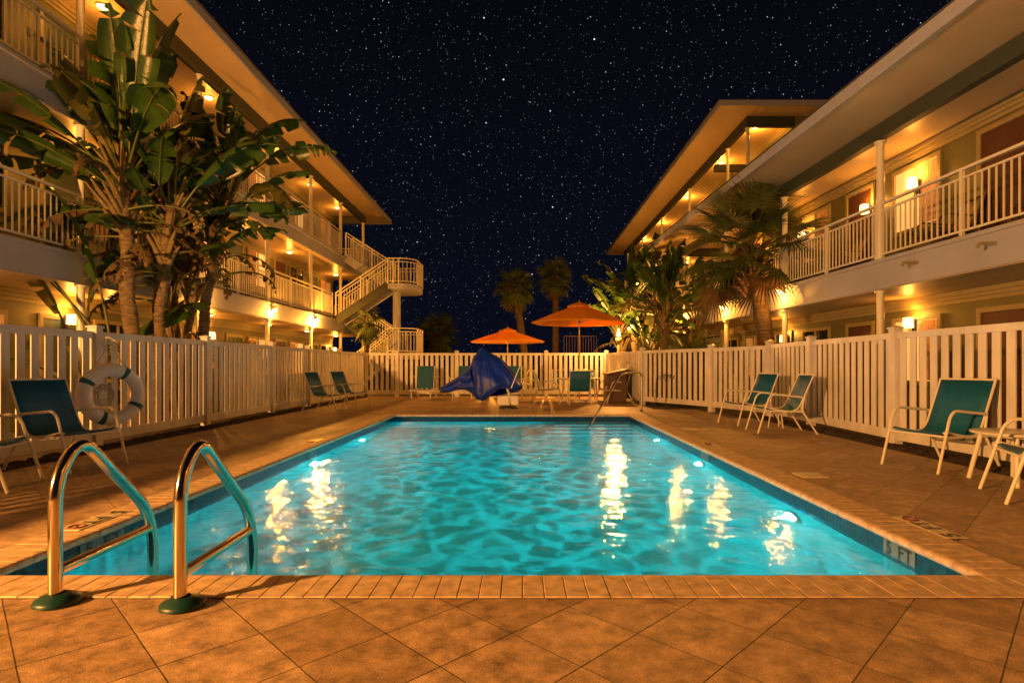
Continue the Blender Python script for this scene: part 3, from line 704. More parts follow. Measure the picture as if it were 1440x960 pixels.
# ------------------------------------------------------------------ ladder rails and handrail
def grab_rail(x, y, label):
    t = thing('pool_grab_rail', label, 'grab rail', (x, y, 0), 0, 'pool ladder rails')
    b = MB(); pts = fillet([(0, 0, 0), (0, 0, .80), (0, .14, .87), (0, .68, .33), (0, .73, .16), (0, .73, -.8)], [.22, .14, .14, .12], 10)
    pts = fillet([(0, 0, .01), (0, .0, .60), (0, .155, .785), (0, .66, .31), (0, .73, .12), (0, .73, -.9)], [.3, .12, .14, .12], 10)
    b.tube(pts, .030, 24); b.build('rail_tube', 'steel', t)
    b = MB(); b.tube([(0, .025, .155), (0, .715, .165)], .026, 20); b.build('crossbar', 'steel', t)
    b = MB(); b.lathe([(.034, .045), (.05, .04), (.095, .02), (.1, .01), (.1, 0)], (.012, 0, .006), n=28); b.build('base_flange', 'green_plastic', t)
    return t
grab_rail(-2.26, 2.76, 'polished steel pool ladder rail with green foot, the left one of the pair')
grab_rail(-1.63, 2.72, 'polished steel pool ladder rail with green foot, the right one of the pair')
t = thing('step_handrail', 'steel handrail leading down the pool steps at the far right', 'handrail', (3.05, 14.4, 0))
b = MB(); b.tube(fillet([(0, 0, 0), (0, 0, .98), (-.55, -.25, .98), (-1.62, -2.05, -.25), (-1.62, -2.05, -.8)], [.12, .25, .1], 8), .024, 12); b.build('rail_tube', 'steel_dull', t)
b = MB(); b.lathe([(.026, .03), (.07, .015), (.075, 0)], (0, 0, .002), n=18); b.build('base_flange', 'steel_dull', t)

# ------------------------------------------------------------------ life ring
ring_c = Vector((-5.56, 7.72, .76)); rr = .33; rt = .085
t = thing('life_ring', 'white life ring with blue bands hanging by rope on the left fence post', 'life ring', tuple(ring_c))
face = Vector((.86, -.51, .08)).normalized(); uu = Vector((0,0,1)).cross(face).normalized(); vv = face.cross(uu)
RM = Matrix(((uu.x, vv.x, face.x, 0), (uu.y, vv.y, face.y, 0), (uu.z, vv.z, face.z, 0), (0, 0, 0, 1)))
b = MB(); b.torus(rr, rt, RM, 56, 18); b.build('ring_body', 'ring_white', t)
for a in (60, 150, -30, -112):
    b = MB(); b.torus(rr, rt+.004, RM, 5, 18, R(a-5), R(a+5)); b.build('band', 'ring_blue', t)
b = MB()
top = Vector((-5.72, 7.9, 1.5))-ring_c
for a in (120, 62):
    q = RM @ Vector((math.cos(R(a))*(rr+rt), math.sin(R(a))*(rr+rt), 0)); b.tube(fillet([top, (top+q)*.5+Vector((0,0,-.04)), q], .1, 5), .007, 6)
for k in range(3):
    b.torus(.05+.02*k, .006, Matrix.Translation(top+Vector((0.01*k, -.02, -.03*k))) @ RM, 16, 5)
last = None; pts = []
for k in range(60):
    a = k*.9; r_ = .05+.08*abs(math.sin(k*.37)); pts.append(RM @ Vector((math.cos(a)*r_-.08, math.sin(a)*r_*1.3+.02*math.sin(k), -.02+.03*math.sin(k*1.7))))
b.tube(pts, .006, 5)
b.tube([RM @ Vector((-.08, .05, 0)), RM @ Vector((-.06, rr-.04, 0))], .006, 5)
b.build('rope', 'rope', t)

# ------------------------------------------------------------------ sling chairs, tables, loungers
def make_chair(name, label, sling='sling', frame='frame_white', w=.29):
    t = thing(name, label, 'chair')
    r = .0155
    prof = [(.30, .425), (.27, .44), (.1, .40), (-.1, .375), (-.2, .39), (-.27, .46), (-.36, .66), (-.50, .99)]
    ps = fillet([(0, a, c) for a, c in prof], .06, 4)
    b = MB(); n = len(ps); vs = []; K = 7
    for p in ps:
        for k in range(K):
            f = -1+2*k/(K-1); sag = -.02*(1-f*f); tz = 1 if p.y > -.2 else 0
            vs.append((f*w, p.y+(0 if tz else sag*.9), p.z+(sag if tz else 0)))
    b.add(vs, [(i*K+k, i*K+k+1, (i+1)*K+k+1, (i+1)*K+k) for i in range(n-1) for k in range(K-1)], True); b.build('sling_seat', sling, t, solid=.006)
    for s in (-1, 1):
        x = s*(w+.012)
        b = MB(); b.tube([(x, p.y, p.z) for p in ps], r*.85, 10); b.build('side_rail', frame, t)
        xo = s*(w+.035)
        b = MB(); b.tube(fillet([(xo, .42, 0), (xo, .24, .60), (xo, .17, .665), (xo, -.30, .62), (xo-s*.02, -.345, .60)], [.06, .07, .04], 5), r, 10); b.build('arm_and_front_leg', frame, t)
        b = MB(); b.tube(fillet([(xo-s*.015, -.345, .63), (xo-s*.01, -.30, .40), (xo, -.55, 0)], .08, 5), r, 10); b.build('rear_leg', frame, t)
        b = MB(); b.bar((xo, .315, .385), (xo, -.31, .375), .018, .024); b.build('seat_rail', frame, t)
    for yy, zz in ((.30, .39), (-.28, .38)):
        b = MB(); b.tube([(-w-.03, yy, zz), (w+.03, yy, zz)], r*.8, 8); b.build('cross_tube', frame, t)
    b = MB(); b.tube([(-w-.012, -.50, .992), (w+.012, -.50, .992)], r*.8, 8); b.build('head_tube', frame, t)
    return t
def face_to(dx, dy): return math.atan2(dy, dx)-PI/2        # local +y is the way the chair faces
ch0 = make_chair('sling_chair', 'x')
chairs = [((-5.07, 6.41), (.967, -.254), 'teal sling chair on the left deck beside the white life ring'),
          ((-5.14, 5.32), (.93, .3), 'teal sling chair cut off by the left edge of the photo'),
          ((-4.90, 14.45), (.97, -.2), 'teal sling chair at the far left fence, nearer of the two side by side'),
          ((-4.69, 15.75), (.95, -.3), 'teal sling chair at the far left fence, farther of the two side by side'),
          ((4.45, 11.25), (-.97, -.24), 'teal sling chair at the right fence, farther of the pair by the bend'),
          ((4.45, 9.92), (-.99, .08), 'teal sling chair seen side on at the right fence, nearer of the pair'),
          ((4.70, 6.45), (-.95, -.31), 'large teal sling chair on the right deck, before the small round table'),
          ((4.54, 4.85), (-.91, .4), 'teal sling chair cut off by the right edge of the photo'),
          ((1.74, 17.1), (.03, 1), 'teal sling chair seen from behind at the round umbrella table'),
          ((.88, 18.2), (.98, -.15), 'sling chair on the left side of the umbrella table, seen from its side'),
          ((2.85, 17.75), (-.9, -.42), 'sling chair with a rolled towel on the right side of the umbrella table'),
          ((2.15, 19.2), (-.15, -1), 'sling chair behind the umbrella table, a towel over its back')]
for i, ((x, y), d, lab) in enumerate(chairs):
    rz = face_to(*d)
    if i == 0: ch0.location = (x, y, .001); ch0.rotation_euler[2] = rz; ch0['label'] = lab; ch0['group'] = 'teal sling chairs round the pool'
    else: dup(ch0, (x, y, .001), rz, lab, 'teal sling chairs round the pool')
rc0 = make_chair('balcony_chair', 'x', 'wood_dark', 'wood_dark')
bal = [((-8.6, 7.2, 3.051), (1, 0), 'dark chair on the left second floor walkway, behind the railing'), ((-8.6, 11.0, .002), (1, .1), 'dark chair on the left ground floor under the glowing sconce'),
       ((-8.6, 14.6, 3.051), (1, 0), 'dark chair on the left second floor walkway beyond the leafy trees'), ((-8.6, 18.2, 3.051), (1, .1), 'dark chair on the left second floor walkway near its far end'),
       ((-8.6, 17.6, 5.781), (1, .1), 'dark chair on the left third floor walkway')]
for (x, y), lab in (((7.75, 9.6), 'dark chair on the upper right walkway by the lit window'), ((7.75, 12.6), 'dark chair on the upper right walkway past the round post'), ((7.75, 7.6), 'dark chair on the upper right walkway nearest the camera')):
    p = Rm @ Vector((x, y, 0)); bal.append(((p.x, p.y, 3.051), (-1, .1), lab))
for i, (l, d, lab) in enumerate(bal):
    rz = face_to(*d)
    if i == 0: rc0.location = l; rc0.rotation_euler[2] = rz; rc0['label'] = lab; rc0['group'] = 'dark chairs on the walkways'
    else: dup(rc0, l, rz, lab, 'dark chairs on the walkways')

def round_table(name, label, loc, r, h, legs=4, lr=.016, splay=.06, group=None):
    t = thing(name, label, 'table', loc, .4, group)
    b = MB(); b.lathe([(.001, 0), (r-.02, 0), (r, .008), (r, .02), (r-.012, .028), (.001, .028)], (0,0,h-.028), n=40); b.build('tabletop', 'frame_white', t)
    for k in range(legs):
        a = 2*PI*k/legs+.5; b = MB(); b.tube([(math.cos(a)*(r-.1), math.sin(a)*(r-.1), h-.03), (math.cos(a)*(r-.1+splay), math.sin(a)*(r-.1+splay), 0)], lr, 10); b.build('leg', 'frame_white', t)
    b = MB(); b.torus(r-.1, .01, Matrix.Translation((0,0,h-.04)), 30, 6); b.build('apron_ring', 'frame_white', t)
    return t
round_table('side_table', 'low round white side table between the two chairs at the right edge', (4.88, 5.62, .001), .36, .50, 4, .022, .1)
round_table('side_table', 'very small low white table between the right pair of chairs', (4.75, 10.58, .001), .2, .36, 3, .012, .05)
round_table('patio_table', 'round white table under the large orange umbrella', (1.85, 18.15, .001), .72, .76, 4, .022, .03)

def make_lounger(label):
    t = thing('chaise_lounge', label, 'chaise lounge')       # foot end at local -y
    w = .3; ang = R(74); L2 = .82
    for s in (-1, 1):
        x = s*(w+.015)
        b = MB(); b.tube([(x, -.95, .33), (x, .75, .33)], .017, 10); b.build('side_rail', 'frame_white', t)
        b = MB(); b.tube([(x*.97, .1, .35), (x*.97, .1+math.cos(ang)*L2, .35+math.sin(ang)*L2)], .014, 10); b.build('back_rail', 'frame_white', t)
        for y in (-.8, .6):
            b = MB(); b.tube(fillet([(x, y-.06, .33), (x, y-.04, .02), (x, y+.05, .02), (x, y+.07, .33)], .05, 4), .014, 8); b.build('leg', 'frame_white', t)
    b = MB(); b.tube([(-w-.1, -.95, .33), (w+.1, -.95, .33)], .016, 8); b.build('foot_tube', 'frame_white', t)
    b = MB(); b.add([(-w, -.93, .335), (w, -.93, .335), (w, .1, .335), (-w, .1, .335)], [(0,1,2,3)]); b.build('sling_seat', 'sling', t, solid=.006)
    e = (.1+math.cos(ang)*L2, .35+math.sin(ang)*L2); b = MB(); b.add([(-w, .1, .36), (w, .1, .36), (w, *e), (-w, *e)], [(0,1,2,3)]); b.build('sling_back', 'sling', t, solid=.006)
    return t
lg0 = make_lounger('x')
for i, ((x, y), rz, lab) in enumerate((((-3.35, 19.7), .02, 'teal chaise lounge left of the blue cover, its back raised'), ((-1.95, 19.9), -.05, 'teal chaise lounge mostly hidden behind the left of the blue cover'), ((-.3, 19.9), .03, 'teal chaise lounge showing behind the right of the blue cover'))):
    if i == 0: lg0.location = (x, y, .001); lg0.rotation_euler[2] = rz; lg0['label'] = lab; lg0['group'] = 'teal chaise lounges along the far fence'
    else: dup(lg0, (x, y, .001), rz, lab, 'teal chaise lounges along the far fence')
# furniture beyond the far fence
for x, y, lab in ((-1.3, 23.2, 'white patio table beyond the far fence under the small umbrella'), (-3.9, 23.6, 'white patio table beyond the far fence, left one')):
    round_table('patio_table', lab, (x, y, -.02), .6, .74)
for x, y, d, lab in ((-.2, 23.0, (-1, 0), 'sling chair beyond the far fence, right of the small umbrella pole'), (1.6, 23.2, (0, -1), 'sling chair beyond the far fence behind the umbrella table'), (-2.6, 23.3, (1, .2), 'sling chair beyond the far fence, behind the blue cover')):
    dup(ch0, (x, y, -.02), face_to(*d), lab, 'sling chairs beyond the far fence')
b = MB()
n = 20; b.lathe([(.001, -.0), (.055, .0), (.07, .03), (.07, .33), (.055, .36), (.001, .36)], n=16); b.v = [(z-.18, y*1.1, x*.8+.44) for x, y, z in b.v]
o = b.build('rolled_towel', 'towel'); o.location = (2.78, 17.72, 0.02); o.rotation_euler = (0,0,.5); tag(o, 'rolled striped towel on the seat of the right table chair', 'towel')
b = MB(); vs = []
for i in range(13):
    yy = -.2+.4*i/12
    for k, (dx, z) in enumerate(((-.05, .62), (-.035, .8), (-.02, .97), (0, 1.02), (.03, .98), (.06, .8), (.08, .58))): vs.append((yy+.01*math.sin(i*1.9+k), dx+.008*math.sin(i*1.3), z+.01*math.sin(i*.8)))
b.add(vs, [(i*7+k, i*7+k+1, (i+1)*7+k+1, (i+1)*7+k) for i in range(12) for k in range(6)], True)
o = b.build('draped_towel', 'frame_white', solid=.012); o.location = (2.08, 19.68, 0); o.rotation_euler = (0,0,.1); tag(o, 'white towel draped over the chair behind the umbrella table', 'towel')
# deck box in the far right corner
t = thing('deck_box', 'brown storage box with sloping lid in the far right fence corner', 'storage box', (3.0, 18.3, .001), R(-4))
b = MB(); b.box(-.3, .3, -.8, .8, 0, .86); b.build('box_body', 'wood_dark', t, bevel=.02)
b = MB(); vs = [(-.34,-.84,.862),(.34,-.84,.862),(.34,.84,.862),(-.34,.84,.862),(-.34,-.84,.9),(.34,-.84,1.05),(.34,.84,1.05),(-.34,.84,.9)]; b.add(vs, [(0,3,2,1),(4,5,6,7),(0,1,5,4),(1,2,6,5),(2,3,7,6),(3,0,4,7)]); b.build('lid', 'wood_dark', t, bevel=.01)

# umbrellas
def umbrella(label, loc, r, zr, za, base=True, rz=0):
    t = thing('patio_umbrella', label, 'umbrella', loc, rz, 'orange market umbrellas')
    n = 8; K = 6; J = 8
    def P(rad, a):     # canopy surface; a in panel units
        k = math.floor(a); f = a-k; a0 = 2*PI*k/n; a1 = 2*PI*(k+1)/n
        p = Vector((math.cos(a0), math.sin(a0)))*(1-f)+Vector((math.cos(a1), math.sin(a1)))*f
        z = za-(za-zr)*(rad**1.12); sag = -.012*rad*4*f*(1-f)*(.5+.5*rad)
        e = 1-.02*4*f*(1-f)*rad
        return (p.x*rad*r*e, p.y*rad*r*e, z+sag)
    b = MB(); A = n*K; vs = [P(.13+.87*j/J, i/K) for j in range(J+1) for i in range(A)]
    b.add(vs, [(j*A+i, j*A+(i+1) % A, (j+1)*A+(i+1) % A, (j+1)*A+i) for j in range(J) for i in range(A)], True)
    cano = b.build('canopy', 'orange', t, solid=.004)
    b = MB(); vs = [(0, 0, za+.09)]+[tuple(Vector(P(.24, i/K))+Vector((0,0,.055+.012*math.cos(2*PI*i/K*1.0)))) for i in range(A)]+[tuple(Vector(P(.25, i/K))+Vector((0,0,.02))) for i in range(A)]
    b.add(vs, [(0, 1+i, 1+(i+1) % A) for i in range(A)]+[(1+i, 1+A+i, 1+A+(i+1) % A, 1+(i+1) % A) for i in range(A)], False); b.build('vent_cap', 'orange', cano, solid=.003)
    b = MB(); b.tube([(0, 0, 0), (0, 0, za+.06)], .02, 10); b.lathe([(.001, .05), (.02, .04), (.014, 0)], (0, 0, za+.09), n=10); b.build('pole', 'bamboo' if base else 'frame_white', t)
    for k in range(n):
        b = MB(); q = [Vector(P(f, k))-Vector((0,0,.012)) for f in (.06, .5, .98)]; b.tube(q, .008, 6)
        b.tube([(0, 0, zr-.02), Vector(P(.5, k))-Vector((0,0,.02))], .006, 6); b.build('rib', 'frame_white', t)
    b = MB(); b.lathe([(.03, 0), (.05, .0), (.05, .06), (.03, .06)], (0, 0, zr-.05), n=12); b.build('hub', 'frame_white', t)
    if base:
        b = MB(); b.lathe([(.001, .1), (.03, .1), (.03, .08), (.2, .06), (.25, .04), (.26, 0)], n=24); b.build('base', 'frame_white', t)
    return t
umbrella('large orange umbrella over the round table at the far end of the pool', (1.85, 18.15, .001), 1.57, 2.5, 3.1, rz=R(10))
umbrella('smaller looking orange umbrella beyond the far fence, behind the blue cover', (-.55, 23.1, -.02), 1.6, 2.12, 2.62, base=True, rz=R(22.5))

# tiki torch
t = thing('tiki_torch', 'burning tiki torch on a pole behind the fence by the large umbrella', 'torch', (3.48, 20.35, -.02))
b = MB(); b.tube([(0,0,0), (0,0,2.0)], .05, 10)
for k in range(5): b.lathe([(.05, -.015), (.058, 0), (.05, .015)], (0,0,.3+.42*k), n=10)
b.build('pole', 'bamboo', t)
b = MB(); b.lathe([(.06, 2.0), (.11, 2.04), (.12, 2.12), (.1, 2.16), (.001, 2.16)], n=14); b.build('oil_cup', 'bamboo', t)
b = MB(); b.lathe([(.001, 0), (.05, .05), (.065, .12), (.045, .2), (.022, .27), (.001, .34)], (0, 0, 2.17), n=12); b.build('flame', 'flame', t)
point('torch_light', (3.30, 20.0, 2.6), P_TORCH, (1, .40, .07), .07)
for x, y in ((-1.6, 24.6), (2.2, 24.0), (-5.0, 24.5)):
    pass

# covered pool lift
def pool_lift():
    t = thing('covered_pool_lift', 'pool lift under a folded blue cover at the far pool edge', 'pool lift', (-.35, 15.5, .001))
    b = MB(); b.box(-.3, .28, -.16, .22, .07, .34); b.build('base_housing', 'ring_white', t, bevel=.05)
    b = MB(); b.lathe([(.001, .08), (.17, .075), (.2, .05), (.2, 0)], (.02, -.25, .0), n=20, sx=1.3); b.build('foot', 'dark_metal', t)
    b = MB(); b.tube([(.02, -.22, .08), (.02, -.1, .4), (-.3, 0, 1.2), (-.66, .05, 1.55)], .035, 10); b.build('mast', 'frame_white', t)
    # cover: a steep body falling from the peak, gathered hem, and a slumped tail to the left
    peak = Vector((-.72, .05, 1.66))
    ctrl = [(0, (.42, .05, .48), .62), (30, (.3, .34, .42), .6), (90, (-.5, .5, .3), .6), (150, (-1.05, .3, .45), .45), (185, (-1.14, .0, .5), .4), (215, (-1.1, -.25, .42), .4),
            (245, (-.92, -.42, .28), .45), (268, (-.68, -.5, .22), .55), (288, (-.42, -.5, .36), .6), (308, (-.2, -.44, .55), .66), (325, (.1, -.36, .56), .68), (342, (.36, -.2, .44), .66), (360, (.42, .05, .48), .62)]
    def H_(a):
        for (a0, p0, q0), (a1, p1, q1) in zip(ctrl[:-1], ctrl[1:]):
            if a0 <= a <= a1:
                f = (a-a0)/(a1-a0); f = f*f*(3-2*f); return Vector(p0).lerp(Vector(p1), f), q0+(q1-q0)*f
    rnd = random.Random(5); NA, NR = 220, 34; vs = []; ph = [(rnd.randint(4, 17), rnd.uniform(0, 6.28), rnd.uniform(.4, 1), rnd.uniform(-3, 3)) for _ in range(9)]
    for j in range(NR+1):
        f = (j/NR)**1.15
        for i in range(NA):
            a = 360*i/NA; ar = R(a); h, q = H_(a); g = (f**q)*(min(1, f/.28))**.5 if f > 0 else 0
            p = Vector((peak.x+(h.x-peak.x)*g, peak.y+(h.y-peak.y)*g, peak.z+(h.z-peak.z)*f))
            fold = min(1, f*4)*sum(w*(abs(math.sin((k*ar+r_+tw*f)*.5))**.7-.6) for k, r_, w, tw in ph)*.026*min(1, f*1.6)
            diag = .035*math.sin(7*(p.x*.8+p.z*1.1)+2*math.sin(p.x*3))*min(1, f*1.5)**2*(1 if 200 < a < 345 else .3)
            tuck = -.16*max(0, (f-.86)/.14)**1.6
            vs.append(p+Vector((math.cos(ar), math.sin(ar), .1))*(fold+diag+tuck))
    b = MB(); b.add(vs, [(j*NA+i, (j+1)*NA+i, (j+1)*NA+(i+1) % NA, j*NA+(i+1) % NA) for j in range(NR) for i in range(NA)], True)
    NT, NC = 26, 48; vs = []
    for j in range(NT+1):
        f = j/NT; cx = -.95-.88*f; top_ = 1.18-.62*f**.8; bot = .42+.06*math.sin(f*5)+.06*f; w = .34*(1-f)**.6+.04
        for i in range(NC):
            a = 2*PI*i/NC; cz = (top_+bot)/2; hz = (top_-bot)/2
            rp = 1+.13*math.sin(5*a+3*f)+.08*math.sin(9*a-6*f)+.06*math.sin(f*14+2*a)
            vs.append((cx+.05*math.sin(a*2), -.02+math.cos(a)*w*rp, cz+math.sin(a)*hz*(1+.05*math.sin(7*a+8*f))))
    b.add(vs, [(j*NC+i, j*NC+(i+1) % NC, (j+1)*NC+(i+1) % NC, (j+1)*NC+i) for j in range(NT) for i in range(NC)]+[tuple(range(NT*NC, (NT+1)*NC))], True)
    b.build('cover', 'blue_cover', t, solid=.006)
    b = MB(); b.tube([(.08, -.42, .55), (.33, -.3, 1.18)], .014, 8); b.build('control_arm', 'ring_white', t)
pool_lift()

# ------------------------------------------------------------------ plants
UP = Vector((0, 0, 1))
ORG = Vector((0, 0, 0))
def KEEP_OUT(q): return q.z < 2.1 and (-6.15 < q.x < 0 or (0 < q.x < 4.0+max(0, 17.5-q.y)*.6 and q.y < 21.5))      # leaves do not hang through the fences
def blade_leaf(mb, mp, base, az, elev, pet, L_, W, curl, tear=.3, rnd=random, yellow=False, mat_i=0):
    """petiole into mp, torn paddle blade into mb"""
    N_ = 18; total = pet+L_; ds = total/(N_+6); p = Vector(base); e = elev; pts = []; tan = []
    hd = Vector((math.cos(az), math.sin(az), 0)); side = Vector((-math.sin(az), math.cos(az), 0)); roll = rnd.uniform(-.5, .5)
    npet = max(2, round((N_+6)*pet/total)); allp = [p.copy()]; alle = [e]
    for i in range(N_+6):
        f = i/(N_+6); e -= curl*(.25+1.5*f*f)/(N_+6)
        d = hd*math.cos(e)+UP*math.sin(e); p = p+d*ds; allp.append(p.copy()); alle.append(e)
    if any(KEEP_OUT(ORG+q) for q in allp): return
    mp.tube(allp[:npet+1]+allp[npet+1::2], [.028*(1-.75*i/(len(allp[:npet+1]+allp[npet+1::2]))) for i in range(len(allp[:npet+1]+allp[npet+1::2]))], 5, caps=False)
    P_ = allp[npet:]; E_ = alle[npet:]; n = len(P_)-1
    mb.cur = mat_i
    for s in (-1, 1):
        i = 0
        while i < n:
            g = rnd.choice((1, 1, 2, 3)) if rnd.random() < tear else rnd.choice((3, 4, 5, 6))
            j = min(n, i+g); droop = rnd.uniform(.1, .45)+(rnd.uniform(0, .9) if rnd.random() < tear else 0); shift = rnd.uniform(-.02, .05)
            vs = []; cols = 4
            for k in range(i, j+1):
                f = k/n; w = W*(math.sin(PI*min(1, max(0, f*.93+.05)))**.55)*(1 if f < .93 else .6)
                if k == j and j < n: w *= .97
                d = hd*math.cos(E_[k])+UP*math.sin(E_[k]); nm = (side.cross(d))*-1
                sd = side*math.cos(roll)+nm*math.sin(roll)*1.0; nn = nm*math.cos(roll)-side*math.sin(roll)
                inset = (-.018 if k == j and j < n else .018 if k == i and i > 0 else 0)
                for c in range(cols+1):
                    q = c/cols; dr = droop*q
                    lift = .16*math.sin(PI*q)*w*.6
                    vs.append(P_[k]+sd*s*(w*q*math.cos(dr))+nn*(-w*q*math.sin(dr)+lift)+d*(inset*q*2+q*w*.22+shift*q))
            m_ = j-i
            mb.add(vs, [(k*(cols+1)+c, k*(cols+1)+c+1, (k+1)*(cols+1)+c+1, (k+1)*(cols+1)+c) for k in range(m_) for c in range(cols)], True)
            i = j
def paddle_tree(label, loc, stems, seed, scale=1, name='bird_of_paradise_tree', group=None, cat='tree', extra=()):
    """stems: (dx, dy, height, lean_x, lean_y, nleaves, trunk radius)"""
    global ORG
    ORG = Vector(loc); rnd = random.Random(seed); t = thing(name, label, cat, loc, 0, group)
    crown = MB(); pet = MB()
    for dx, dy, h, lx, ly, nl, tr in stems:
        b = MB(); pts = []; K = 16
        for i in range(K+1):
            f = i/K; pts.append(Vector((dx+lx*f**1.3+.03*math.sin(i*1.3), dy+ly*f**1.3, h*f)))
        b.tube(pts, [tr*(1-.25*i/K)*(1+.06*(i % 2)) for i in range(K+1)], 12)
        # leaf scars
        for k in range(int(h/.13)):
            f = k*.13/h; i = min(K-1, int(f*K)); q = pts[i].lerp(pts[i+1], f*K-i); b.lathe([(tr*(1-.25*f)+.002, -.02), (tr*(1-.25*f)+.018, 0), (tr*(1-.25*f)+.0, .03)], q, n=12)
        b.build('trunk', 'trunk_pale', t)
        top = pts[-1]; az0 = rnd.uniform(0, PI)
        # old leaf bases wrapping the upper trunk
        sh = MB()
        for k in range(int(nl*1.6)):
            side = k % 2; az = az0+PI*side+rnd.uniform(-.7, .7); zz = -.1-1.1*k/(nl*1.6)
            i = max(0, min(K-1, int((1+zz/h)*K))); q = pts[i]+Vector((math.cos(az), math.sin(az), 0))*tr*.6+UP*(zz+h-pts[i].z)
            ln = rnd.uniform(.35, .8); e = R(rnd.uniform(50, 80)); d = Vector((math.cos(az)*math.cos(e), math.sin(az)*math.cos(e), math.sin(e)))
            sh.tube([q, q+d*ln*.4, q+d*ln+Vector((math.cos(az), math.sin(az), 0))*.06], [.065, .045, .02], 6)
        sh.build('leaf_sheath', 'sheath', t)
        for k in range(nl):
            f = k/max(1, nl-1); side = k % 2; az = az0+PI*side+rnd.uniform(-1.25, 1.25)
            elev = R(88-62*f+rnd.uniform(-8, 8)); q = top+UP*(-.5*f)
            L_ = scale*rnd.uniform(1.0, 1.5)
            blade_leaf(crown, pet, q+Vector((math.cos(az), math.sin(az), 0))*tr*.5, az, elev, scale*rnd.uniform(.4, .85), L_*1.05, scale*rnd.uniform(.2, .3), R(rnd.uniform(50, 120)*(.6+.6*f)), tear=rnd.uniform(.15, .75), rnd=rnd, mat_i=1 if rnd.random() < .12 else 0)
        for k in range(int(nl*.6)):    # dead hanging leaves
            az = rnd.uniform(0, 2*PI); blade_leaf(crown, pet, top+UP*(-rnd.uniform(.3, 1.9)), az, R(rnd.uniform(0, 30)), .4*scale, .9*scale, .12*scale, R(rnd.uniform(120, 160)), tear=1, rnd=rnd, mat_i=2)
    for (bx, by, bz, az, elev, pl, L_, W, curl, tear, mi) in extra:
        blade_leaf(crown, pet, (bx, by, bz), R(az), R(elev), pl, L_, W, R(curl), tear=tear, rnd=rnd, mat_i=mi)
    c = crown.build('crown', ['leaf', 'leaf_yellow', 'dead_leaf'], t); pet.build('petioles', 'petiole', t)
    return t

def fan_leaf(mb, mp, base, az, elev, pet, r, droop, rnd, nl=26, mi=0, thin=1):
    hd = Vector((math.cos(az), math.sin(az), 0)); side = Vector((-math.sin(az), math.cos(az), 0))
    p = Vector(base); pts = [p]; e = elev
    for i in range(5):
        e -= droop*.12; p = p+(hd*math.cos(e)+UP*math.sin(e))*pet/5; pts.append(p)
    mp.tube(pts, [.02, .017, .014, .012, .011, .01], 5, caps=False)
    d = hd*math.cos(e)+UP*math.sin(e); nm = d.cross(side); tw = rnd.uniform(-.5, .5); sd = side*math.cos(tw)+nm*math.sin(tw); nm = d.cross(sd)
    mb.cur = mi
    for k in range(nl):
        a = (k/(nl-1)-.5)*R(250)*1.0; dirv = d*math.cos(a)+sd*math.sin(a)
        L_ = r*(.75+.25*math.cos(a*.7))*rnd.uniform(.88, 1.05); w = r*1.25*thin/nl; pv = dirv.cross(nm).normalized()
        q = p.copy(); vs = []; dd = dirv.copy(); K = 5
        for i in range(K+1):
            f = i/K; ww = w*(.35+1.3*f if f < .45 else (1-f)*1.55+.03)
            vs += [q-pv*ww, q+nm*ww*.5*(1 if k % 2 else 1), q+pv*ww]
            dd = (dd+Vector((0,0,-1))*(.05+.42*f*f)*droop*rnd.uniform(.6, 1.3)).normalized(); q = q+dd*L_/K
        mb.add(vs, [x for i in range(K) for x in ((3*i, 3*i+1, 3*i+4, 3*i+3), (3*i+1, 3*i+2, 3*i+5, 3*i+4))], False)
def fan_palm(label, loc, h, tr, nleaf, r, pet, seed, lean=(0, 0), name='fan_palm', boots=True, emin=-50, cat='palm tree', group=None, nl=26, curve=1.5, soft=1, thin=1, shag=1):
    rnd = random.Random(seed); t = thing(name, label, cat, loc, 0, group); K = 18
    pts = [Vector((lean[0]*(i/K)**curve, lean[1]*(i/K)**curve, h*i/K)) for i in range(K+1)]
    if h > .3:
        b = MB(); b.tube(pts, [tr*(1.15-.25*i/K)*(1+.05*((i*7) % 3-1)) for i in range(K+1)], 14)
        for k in range(int(h/.09)):
            f = k*.09/h; i = min(K-1, int(f*K)); q = pts[i].lerp(pts[i+1], f*K-i); rr_ = tr*(1.15-.25*f); b.lathe([(rr_-.005, -.02), (rr_+.012, 0), (rr_-.005, .02)], q, n=14)
        b.build('trunk', 'trunk', t)
    top = pts[-1]
    if boots:
        b = MB()
        for k in range(int(70*shag)):
            az = k*2.4; zz = -rnd.uniform(0, 1)*min(1.1, h*.4); q = top+Vector((math.cos(az), math.sin(az), 0))*tr*.8+UP*zz
            o_ = Vector((math.cos(az), math.sin(az), 0)); ln = rnd.uniform(.16, .34)*shag
            b.tube([q, q+o_*ln*.5+UP*ln*.6, q+o_*ln*.9+UP*ln*.75], [.055, .05, .02], 5)
        b.build('leaf_boots', 'dead_leaf', t)
    crown = MB(); pm = MB()
    for k in range(nleaf):
        f = (k+.5)/nleaf; az = k*2.39996+rnd.uniform(-.2, .2); elev = R(88-(88-emin)*f**.9+rnd.uniform(-8, 8))
        dead = f > .93
        fan_leaf(crown, pm, top+UP*(.1-.25*f), az, elev, pet*rnd.uniform(.8, 1.15), r*rnd.uniform(.85, 1.1), .6*soft+1.1*f*soft, rnd, nl=nl, mi=1 if dead else 0, thin=thin)
    crown.build('crown', ['palm_leaf', 'dead_leaf'], t); pm.build('petioles', 'petiole', t)
    return t

